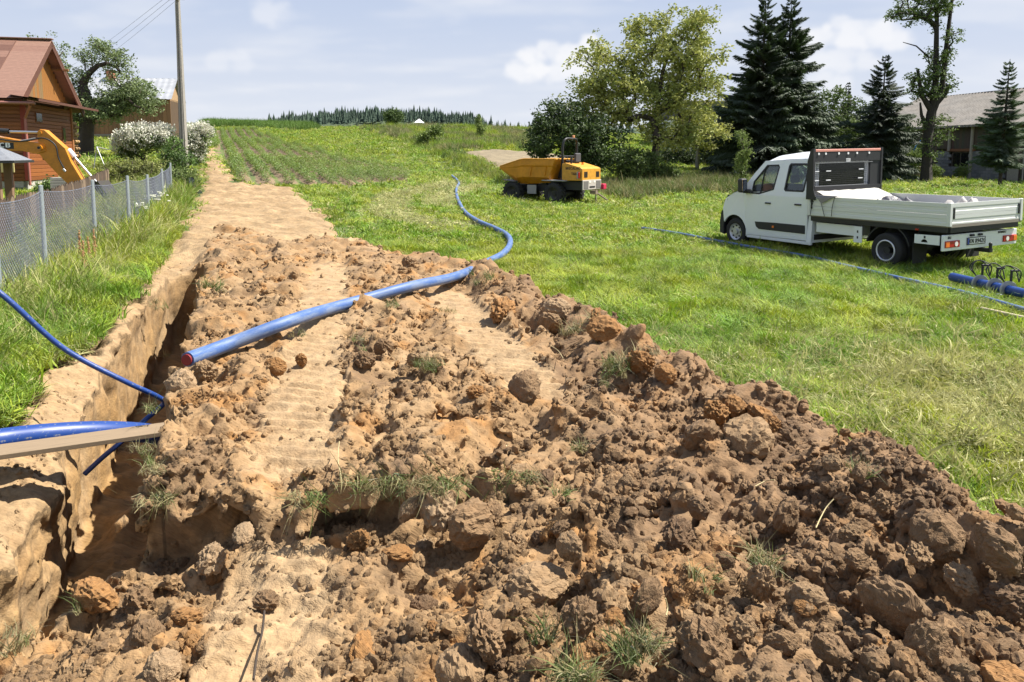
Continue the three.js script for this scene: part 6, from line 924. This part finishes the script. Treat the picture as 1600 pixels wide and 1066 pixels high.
  for (const [x, z, r] of [[L0 - 0.004, -W + 0.1, 0], [L0 - 0.004, W - 0.1, 0], [L1 - 0.1, -W - 0.012, 1]]) { const lt = mesh('latch', r ? rbx(0.03, 0.18, 0.025, x, 1.16, z, 0.006) : rbx(0.025, 0.2, 0.035, x, 1.16, z, 0.006), plastic, bed); }
  // chassis
  mesh('chassis_rail', join([bx(4.6, 0.16, 0.08, 1.3, 0.66, -0.4), bx(4.6, 0.16, 0.08, 1.3, 0.66, 0.4), cyl(0.06, 0.06, 1.3, 0, 0.345, 0, 'z', 10), cyl(0.16, 0.16, 0.3, 0, 0.345, 0, 'z', 14), cyl(0.04, 0.04, 3.6, 2, 0.5, 0, 'x', 8)]), black, root);
  mesh('side_box', rbx(1.02, 0.22, 0.45, 1.3, 0.66, -0.72, 0.01), white, root); mesh('side_box', rbx(1.02, 0.22, 0.45, 1.3, 0.66, 0.72, 0.01), white, root); mesh('side_plate', join([rbx(0.2, 0.34, 0.02, 0.69, 0.6, -0.99, 0.008)]), white, root); for (const y of [0.66, 0.54]) mesh('plate_hole', bx(0.03, 0.05, 0.006, 0.69, y, -1.003), black, root);
  for (const s of [-1, 1]) { const p = mesh('rear_side_panel', slab([[-1.12, 0.56], [-0.62, 0.56], [-0.62, 0.73], [-1.12, 0.74]], 0.02, [arc(-0.82, 0.58, 0.07, 0.15, 2.99)]).translate(0, 0, s > 0 ? 1.03 : -1.05), white, root); mesh('slot', bx(0.03, 0.05, 0.006, -0.83, 0.69, s * 1.055), black, p); mesh('marker_lamp', rbx(0.07, 0.035, 0.015, -0.65, 0.82, s * 1.03, 0.004), red, root); }
  const bar = mesh('light_bar', rbx(0.05, 0.3, 2.18, -1.2, 0.61, 0.0, 0.015), white, root);
  for (const s of [-1, 1]) { const l = mesh('tail_lamp', rbx(0.03, 0.125, 0.4, -1.235, 0.585, s * 0.85, 0.012), red, bar); mesh('reverse_lamp', cyl(0.045, 0.045, 0.012, -1.252, 0.585, s * 0.85 - s * 0.09, 'x', 16), clear, l); mesh('indicator', rbx(0.012, 0.1, 0.1, -1.25, 0.585, s * 1.0, 0.005), orange, l); }
  const pl = mesh('number_plate', rbx(0.012, 0.115, 0.52, -1.232, 0.605, -0.16, 0.003), std(lin(0.72, 0.72, 0.70), 0.4), bar); mesh('plate_band', bx(0.004, 0.11, 0.05, -1.2395, 0.605, -0.39), std(lin(0.02, 0.05, 0.35), 0.4), pl); mesh('plate_text', letters('KN 8942G', 0.078, 0.003).rotateY(-Math.PI / 2).translate(-1.2395, 0.605, -0.135), std(lin(0.02, 0.02, 0.02), 0.6), pl); mesh('plate_frame', join([bx(0.01, 0.012, 0.54, -1.234, 0.541, -0.16), bx(0.01, 0.012, 0.54, -1.234, 0.669, -0.16), bx(0.01, 0.13, 0.012, -1.234, 0.605, -0.425), bx(0.01, 0.13, 0.012, -1.234, 0.605, 0.105)]), plastic, pl);
  for (const z of [-0.3, -0.06]) mesh('plate_lamp', rbx(0.05, 0.04, 0.1, -1.24, 0.715, z, 0.01), plastic, bar); mesh('badge', letters('dci', 0.05).rotateY(-Math.PI / 2).translate(-1.228, 0.71, -0.93), plastic, bar); mesh('badge', letters('RENAULT', 0.042).rotateY(-Math.PI / 2).translate(-1.228, 0.72, 0.62), plastic, bar);
  mesh('tow_hitch', join([rbx(0.3, 0.08, 0.1, -1.2, 0.41, 0.12, 0.01), cyl(0.03, 0.03, 0.1, -1.33, 0.47, 0.12, 'y', 10), new THREE.SphereGeometry(0.032, 12, 8).translate(-1.33, 0.53, 0.12)]), black, root);
  root.updateMatrixWorld(true);
  // loose things in the bed: crumpled tarpaulins and a white sheet
  const tarp = (name, label, mat, pts, lift) => { const g = quadSheet(pts), m = single(name, g, mat, label, 'tarpaulin'); m.position.copy(root.position); m.rotation.copy(root.rotation); return m; };
  const heap = (x0, x1, z0, z1, h, seed, n = 16) => Array.from({ length: n + 1 }, (_, j) => Array.from({ length: n + 1 }, (_, i) => { const u = i / n, v = j / n, e = Math.min(1, 4 * Math.min(u, 1 - u, v, 1 - v)), q = fbm2(u * 3 + seed, v * 3, 3); return [lerp(x0, x1, u) + 0.04 * noise2(u * 5, v * 5 + seed), 0.965 + e * (h * (0.65 + 0.8 * q) + 0.05 * Math.abs(noise2(u * 7 + seed, v * 7))), lerp(z0, z1, v)]; }));
  tarp('tarpaulin', 'crumpled pale grey tarpaulin heaped at the tail of the truck bed', std(lin(0.3, 0.285, 0.275), 0.75), heap(-1.2, -0.1, -0.3, 0.95, 0.36, 3));
  tarp('tarpaulin', 'dark crumpled sheet in the truck bed behind the white sheet', std(lin(0.06, 0.06, 0.075), 0.6), heap(0.6, 1.4, 0.1, 0.9, 0.36, 8));
  tarp('tarpaulin', 'large flat grey tarpaulin covering the load in the middle of the truck bed', std(lin(0.17, 0.16, 0.165), 0.7), heap(-1.1, 1.0, -0.98, 0.98, 0.24, 14, 22));
  tarp('tarpaulin', 'white sheet stretched below the headboard of the truck', std(lin(0.36, 0.345, 0.315), 0.8), Array.from({ length: 9 }, (_, j) => Array.from({ length: 15 }, (_, i) => { const t = j / 8, z = -1.0 + i / 7; return [1.8 - 0.75 * t, 1.45 - 0.3 * t + 0.015 * noise2(i * 0.5, j * 0.5), z * 0.98]; })));
  const corner = tarp('tarpaulin', 'grey tarpaulin corner with black cords hanging over the truck side board', std(lin(0.22, 0.2, 0.19), 0.8), [[[1.75, 1.36, -1.03], [1.05, 1.365, -1.03]], [[1.74, 1.375, -1.095], [1.12, 1.375, -1.095]], [[1.66, 1.30, -1.1], [1.3, 1.32, -1.1]], [[1.56, 1.2, -1.1], [1.54, 1.2, -1.1]]]); mesh('cord', join([hose([V(1.7, 1.34, -1.105), V(1.8, 1.15, -1.1), V(1.84, 0.94, -1.1)], 0.007, 14, 5), hose([V(1.55, 1.2, -1.105), V(1.5, 1.05, -1.1), V(1.46, 0.93, -1.1)], 0.007, 12, 5), hose([V(1.2, 1.36, -1.105), V(1.26, 1.15, -1.1), V(1.28, 0.94, -1.1)], 0.007, 14, 5)]), black, corner);
}

// ------------------------------------------------------------------ yellow site dumper
{
  const root = thing('site_dumper', 'yellow orange site dumper with a big tipping skip and black roll bar under the trees', 'dumper', V(2.45, 0, -34.4)); root.position.y = land(2.4, 34.4) - 0.02; root.rotation.y = Math.atan2(Math.cos(0.963), -Math.sin(0.963));
  const yel = std(lin(0.60, 0.245, 0.012), 0.45, { map: streakTex }), yel2 = std(lin(0.62, 0.30, 0.035), 0.45, { map: streakTex });
  // skip: sections along the machine, open on top
  const sec = [[-0.12, [[2.07, 1.06], [1.78, 1.06], [1.72, 1.0], [1.24, 0.98], [0.98, 0.62]]], [0.7, [[2.07, 1.08], [1.78, 1.08], [1.72, 1.02], [1.24, 1.0], [0.97, 0.62]]], [1.64, [[2.07, 1.08], [1.78, 1.08], [1.72, 1.02], [1.24, 1.0], [0.9, 0.62]]], [2.12, [[1.97, 1.0], [1.72, 0.99], [1.66, 0.96], [1.2, 0.9], [0.9, 0.6]]], [3.08, [[1.73, 0.86], [1.66, 0.86], [1.62, 0.85], [1.58, 0.82], [1.56, 0.78]]]];
  const rows = sec.map(([x, p]) => [...p.map(([y, w]) => [x - (x < 0 ? (2.07 - y) * -0.45 : 0), y, -w]), ...p.slice().reverse().map(([y, w]) => [x - (x < 0 ? (2.07 - y) * -0.45 : 0), y, w])]);
  const sk = quadSheet(rows).toNonIndexed(); sk.computeVertexNormals(); const skip = mesh('skip', sk, yel, root); const back = sec[0][1].map(([y, w]) => [0, y, w]); mesh('skip_rear_wall', quadSheet(sec[0][1].map(([y, w]) => [-1, -0.5, 0, 0.5, 1].map((t) => [-0.12 + (2.07 - y) * 0.45, y, t * w]))), yel, skip);
  const rim = sec.map(([x, p]) => V(x, p[0][0], p[0][1])); mesh('rim', join([hose(rim, 0.03, 30, 6), hose(rim.map((p) => V(p.x, p.y, -p.z)), 0.03, 30, 6), cyl(0.03, 0.03, 2.1, -0.12, 2.07, 0, 'z', 8), bx(0.06, 0.13, 1.72, 3.08, 1.66, 0)]), yel2, skip);
  for (const s of [-1, 1]) for (const x of [0.35, 1.15]) mesh('stiffener', slab([[x, 1.72], [x + 0.05, 1.72], [x + 0.14, 1.3], [x + 0.1, 1.3]], 0.05).translate(0, 0, s > 0 ? 1.0 : -1.06), yel, skip);
  mesh('lip_edge', bx(0.05, 0.05, 1.7, 3.1, 1.58, 0), std(lin(0.2, 0.08, 0.02), 0.8), skip);
  // chassis
  mesh('chassis', join([bx(2.3, 0.3, 0.7, 1.3, 0.72, 0), bx(0.5, 0.35, 0.9, 0.95, 0.75, 0), cyl(0.14, 0.14, 1.5, 2.3, 0.48, 0, 'z', 12), cyl(0.14, 0.14, 1.5, 0, 0.48, 0, 'z', 12), bx(1.7, 0.4, 1.3, -0.5, 0.88, 0)]), black, root); mesh('front_plate', rbx(0.5, 0.42, 0.04, 1.35, 0.66, -0.72, 0.01), std(lin(0.3, 0.29, 0.28), 0.6), root);
  for (const s of [-1, 1]) for (const x of [2.3, 0]) { const w = new THREE.Group(); w.name = 'wheel'; w.position.set(x, 0.5, s * 0.86); root.add(w); mesh('tyre', wheelTyre(0.49, 0.42, 0.27, 18), rubber, w); mesh('rim', new THREE.LatheGeometry([[0.05, 0.02], [0.12, 0.03], [0.16, 0.0], [0.24, 0.08], [0.28, 0.17]].map(([a, b]) => new THREE.Vector2(a, b)), 24).rotateX(s * Math.PI / 2), std(lin(0.06, 0.058, 0.055), 0.7), w); mesh('hub', cyl(0.1, 0.08, 0.1, 0, 0, s * 0.04, 'z', 12), black, w); }
  for (const s of [-1, 1]) { mesh('mudguard', join([rbx(1.25, 0.05, 0.5, -0.02, 1.1, s * 0.8, 0.02)]), std(lin(0.3, 0.3, 0.31), 0.6), root); mesh('mudguard', rbx(0.6, 0.035, 0.45, 2.45, 1.06, s * 0.84, 0.015, 0.12), std(lin(0.16, 0.16, 0.17), 0.6), root); mesh('tipping_ram', join([rod(V(0.5, 1.05, s * 0.55), V(0.1, 1.75, s * 0.55), 0.055), rod(V(0.1, 1.75, s * 0.55), V(-0.05, 2.0, s * 0.55), 0.035)]), black, root); }
  // engine cover with louvres, lettering and lamps
  const cover = mesh('engine_cover', slab([[-0.4, 1.14], [-1.4, 1.14], [-1.4, 1.62], [-1.3, 1.68], [-0.55, 1.88], [-0.4, 1.84]], 1.68, [], 0.03).translate(0, 0, -0.84), yel2, root);
  const lv = (z) => Array.from({ length: 5 }, (_, k) => bx(0.012, 0.26, 0.035, -1.435, 1.38, z + (k - 2) * 0.065)); for (const z of [-0.55, 0.55]) mesh('louvre', join(lv(z)), black, cover);
  mesh('tail_plate', rbx(0.05, 0.44, 1.72, -1.44, 0.92, 0, 0.015), std(lin(0.42, 0.38, 0.34), 0.55), root); for (const z of [-0.58, 0.58]) mesh('grille', rbx(0.012, 0.34, 0.42, -1.472, 0.92, z, 0.004), std(lin(0.13, 0.12, 0.11), 0.7), root); mesh('plate_decal', join([bx(0.01, 0.08, 0.16, -1.472, 1.05, -0.22), bx(0.01, 0.08, 0.16, -1.472, 1.05, 0.2)]), std(lin(0.75, 0.72, 0.62), 0.5), root); mesh('plate_decal', bx(0.01, 0.07, 0.5, -1.472, 0.82, 0), black, root);
  mesh('lettering', letters('MECALAC', 0.12).rotateY(Math.PI).translate(-0.95, 1.66, -0.876), black, cover); mesh('lettering', letters('TA6', 0.11).rotateY(Math.PI).translate(-1.0, 1.42, -0.876), black, cover);
  for (const s of [-1, 1]) { mesh('tail_lamp', rbx(0.07, 0.26, 0.1, -1.3, 1.36, s * 0.93, 0.02), std(lin(0.5, 0.02, 0.015), 0.3), root); mesh('lamp_bracket', rbx(0.1, 0.3, 0.05, -1.22, 1.36, s * 0.9, 0.01), std(lin(0.3, 0.3, 0.3), 0.5), root); }
  mesh('beacon', cyl(0.06, 0.05, 0.12, -0.9, 1.86, 0.1, 'y', 12), std(lin(0.8, 0.25, 0.02), 0.25), root);
  // roll bar, seat, steering wheel
  const rb = [V(-0.28, 1.1, -0.62), V(-0.28, 2.75, -0.62), V(-0.32, 2.96, -0.5), V(-0.34, 3.0, 0), V(-0.32, 2.96, 0.5), V(-0.28, 2.75, 0.62), V(-0.28, 1.1, 0.62)]; mesh('roll_bar', hose(rb, 0.055, 70, 10), black, root); mesh('roll_bar_brace', join([rod(V(-0.28, 2.2, -0.6), V(-0.28, 2.2, 0.6), 0.03), rbx(0.1, 1.0, 0.05, -0.26, 1.6, -0.66, 0.01)]), black, root); mesh('work_lamp', rbx(0.08, 0.12, 0.16, -0.34, 3.1, 0.2, 0.02), std(lin(0.5, 0.22, 0.1), 0.4), root);
  const st = mesh('seat', join([rbx(0.5, 0.14, 0.5, -0.42, 1.95, 0, 0.05), rbx(0.12, 0.42, 0.48, -0.68, 2.13, 0, 0.05)]), std(lin(0.05, 0.05, 0.055), 0.7), root); mesh('steering_wheel', new THREE.TorusGeometry(0.2, 0.02, 8, 24).rotateX(Math.PI / 2).rotateZ(0.4).translate(0.05, 2.15, 0), black, root); mesh('console', rbx(0.25, 0.8, 0.5, 0.08, 1.6, 0, 0.03), black, root); mesh('exhaust', cyl(0.05, 0.05, 0.45, -0.7, 1.98, -0.6, 'y', 10), black, root);
  mesh('tow_hitch', join([bx(0.3, 0.16, 0.2, -1.55, 0.58, 0, 0, 0, 0), cyl(0.03, 0.03, 0.5, -1.66, 0.45, 0, 'y', 8), rod(V(-1.5, 0.6, 0.2), V(-1.95, 0.2, 0.55), 0.035)]), std(lin(0.2, 0.15, 0.11), 0.8), root); mesh('jerry_can', rbx(0.2, 0.26, 0.3, -1.5, 0.8, 1.0, 0.04), std(lin(0.5, 0.02, 0.07), 0.5), root);
}

// ------------------------------------------------------------------ excavator behind the fence: boom and stick in view, the rest beyond the picture's edge
{
  const O = at(67, 231, 20), D = 20, root = thing('excavator', 'yellow orange excavator arm with hydraulic rams in front of the timber house', 'excavator', V(O.x, land(O.x, D), -D), 0.12), base = land(O.x, D), yel = std(lin(0.58, 0.215, 0.008), 0.42, { map: streakTex });
  const L = (u, v) => { const p = at(u, v, D); return [(p.x - O.x), p.y - base]; };
  const boomPts = [[-330, 330], [-300, 300], [-200, 214], [-110, 204], [0, 213], [30, 219], [58, 223], [72, 226], [74, 236], [62, 240], [40, 235], [0, 235], [-90, 236], [-170, 255], [-270, 330], [-300, 345]].map((p) => L(...p));
  const boom = mesh('boom', slab(boomPts, 0.3, [], 0.012).translate(0, 0, -0.15), yel, root);
  const stick = mesh('stick', slab([[62, 207], [66, 203], [72, 204], [102, 232], [111, 254], [133, 292], [152, 324], [136, 328], [114, 294], [99, 279], [78, 256], [66, 241]].map((p) => L(...p)), 0.22, [], 0.012).translate(0, 0, -0.11), yel, root);
  const pin = (u, v, r, w, parent, m = steel) => { const [x, y] = L(u, v); return mesh('pin', cyl(r, r, w, x, y, 0, 'z', 14), m, parent); }; pin(67, 231, 0.075, 0.44, boom, yel); pin(67, 231, 0.035, 0.48, boom, black); pin(66, 208, 0.05, 0.3, stick, yel);
  const P = (u, v, z = 0) => { const [x, y] = L(u, v); return V(x, y, z); };
  mesh('stick_ram', join([rod(P(-120, 196), P(18, 206), 0.075, 12)]), black, root); mesh('ram_rod', rod(P(18, 206), P(65, 207), 0.035, 10), steel, root);
  mesh('bucket_ram', rod(P(103, 234, -0.05), P(112, 246, -0.05), 0.075, 12), std(lin(0.7, 0.7, 0.72), 0.3, { metalness: 0.4 }), root); mesh('ram_rod', rod(P(110, 243, -0.05), P(150, 292, -0.05), 0.035, 10), steel, root);
  mesh('hose', hose([P(0, 216, 0.17), P(30, 221, 0.17), P(50, 220, 0.17), P(72, 216, 0.15), P(88, 226, 0.14), P(94, 248, 0.14), P(104, 268, 0.13)], 0.018, 50, 7), black, root); mesh('hose', hose([P(0, 212, 0.12), P(35, 220, 0.14), P(60, 216, 0.15)], 0.016, 30, 7), std(lin(0.3, 0.28, 0.26), 0.5), root); mesh('hose_clip', join([rbx(0.1, 0.05, 0.05, ...P(102, 266, 0.13).toArray(), 0.01, -0.9)]), steel, root);
  const [tx, ty] = L(13, 228), panelG = bx(0.62, 0.17, 0.004, tx + 0.0, ty, 0.164); mesh('lettering', letters('JCB', 0.125, 0.004).scale(1.35, 1, 1).translate(tx, ty, 0.163), std(lin(0.8, 0.8, 0.8), 0.5), boom); mesh('lettering_ground', bx(0.56, 0.165, 0.003, tx, ty, 0.1635), black, boom);
  // bucket behind the fence and the machine outside the frame
  const [bx0, by0] = L(147, 322); mesh('bucket', slab([[0, 0.1], [0.3, 0.12], [0.5, -0.2], [0.42, -0.55], [0.15, -0.72], [-0.3, -0.7], [0.1, -0.5], [0.18, -0.2]], 0.7, [], 0.01).translate(bx0 - 0.1, Math.max(by0, 0.72), -0.35), std(lin(0.035, 0.03, 0.025), 0.8), root);
  const [hx, hy] = L(-300, 335); mesh('tower', rbx(0.5, 0.6, 0.5, hx, Math.max(hy, 0.9), 0, 0.05), yel, root); mesh('house_body', rbx(1.9, 0.95, 1.9, hx - 1.15, 1.25, 0, 0.12), yel, root); mesh('cab', join([rbx(1.1, 1.35, 0.9, hx - 0.75, 2.1, 0.48, 0.08)]), std(lin(0.03, 0.035, 0.04), 0.2), root); mesh('counterweight', rbx(0.5, 0.8, 1.8, hx - 2.25, 1.3, 0, 0.15), std(lin(0.06, 0.06, 0.065), 0.6), root);
  for (const s of [-1, 1]) mesh('track', slab([...Array.from({ length: 9 }, (_, i) => { const a = Math.PI / 2 + i / 8 * Math.PI; return [hx - 2.2 + 0.36 * Math.cos(a), 0.36 + 0.36 * Math.sin(a)]; }), ...Array.from({ length: 9 }, (_, i) => { const a = -Math.PI / 2 + i / 8 * Math.PI; return [hx + 0.1 + 0.36 * Math.cos(a), 0.36 + 0.36 * Math.sin(a)]; })], 0.45).translate(0, 0, s > 0 ? 0.6 : -1.05), rubber, root);
  mesh('undercarriage', join([bx(1.6, 0.3, 1.4, hx - 1.05, 0.55, 0), cyl(0.5, 0.5, 0.2, hx - 1.05, 0.78, 0)]), black, root);
}
renderer.render(scene, camera);
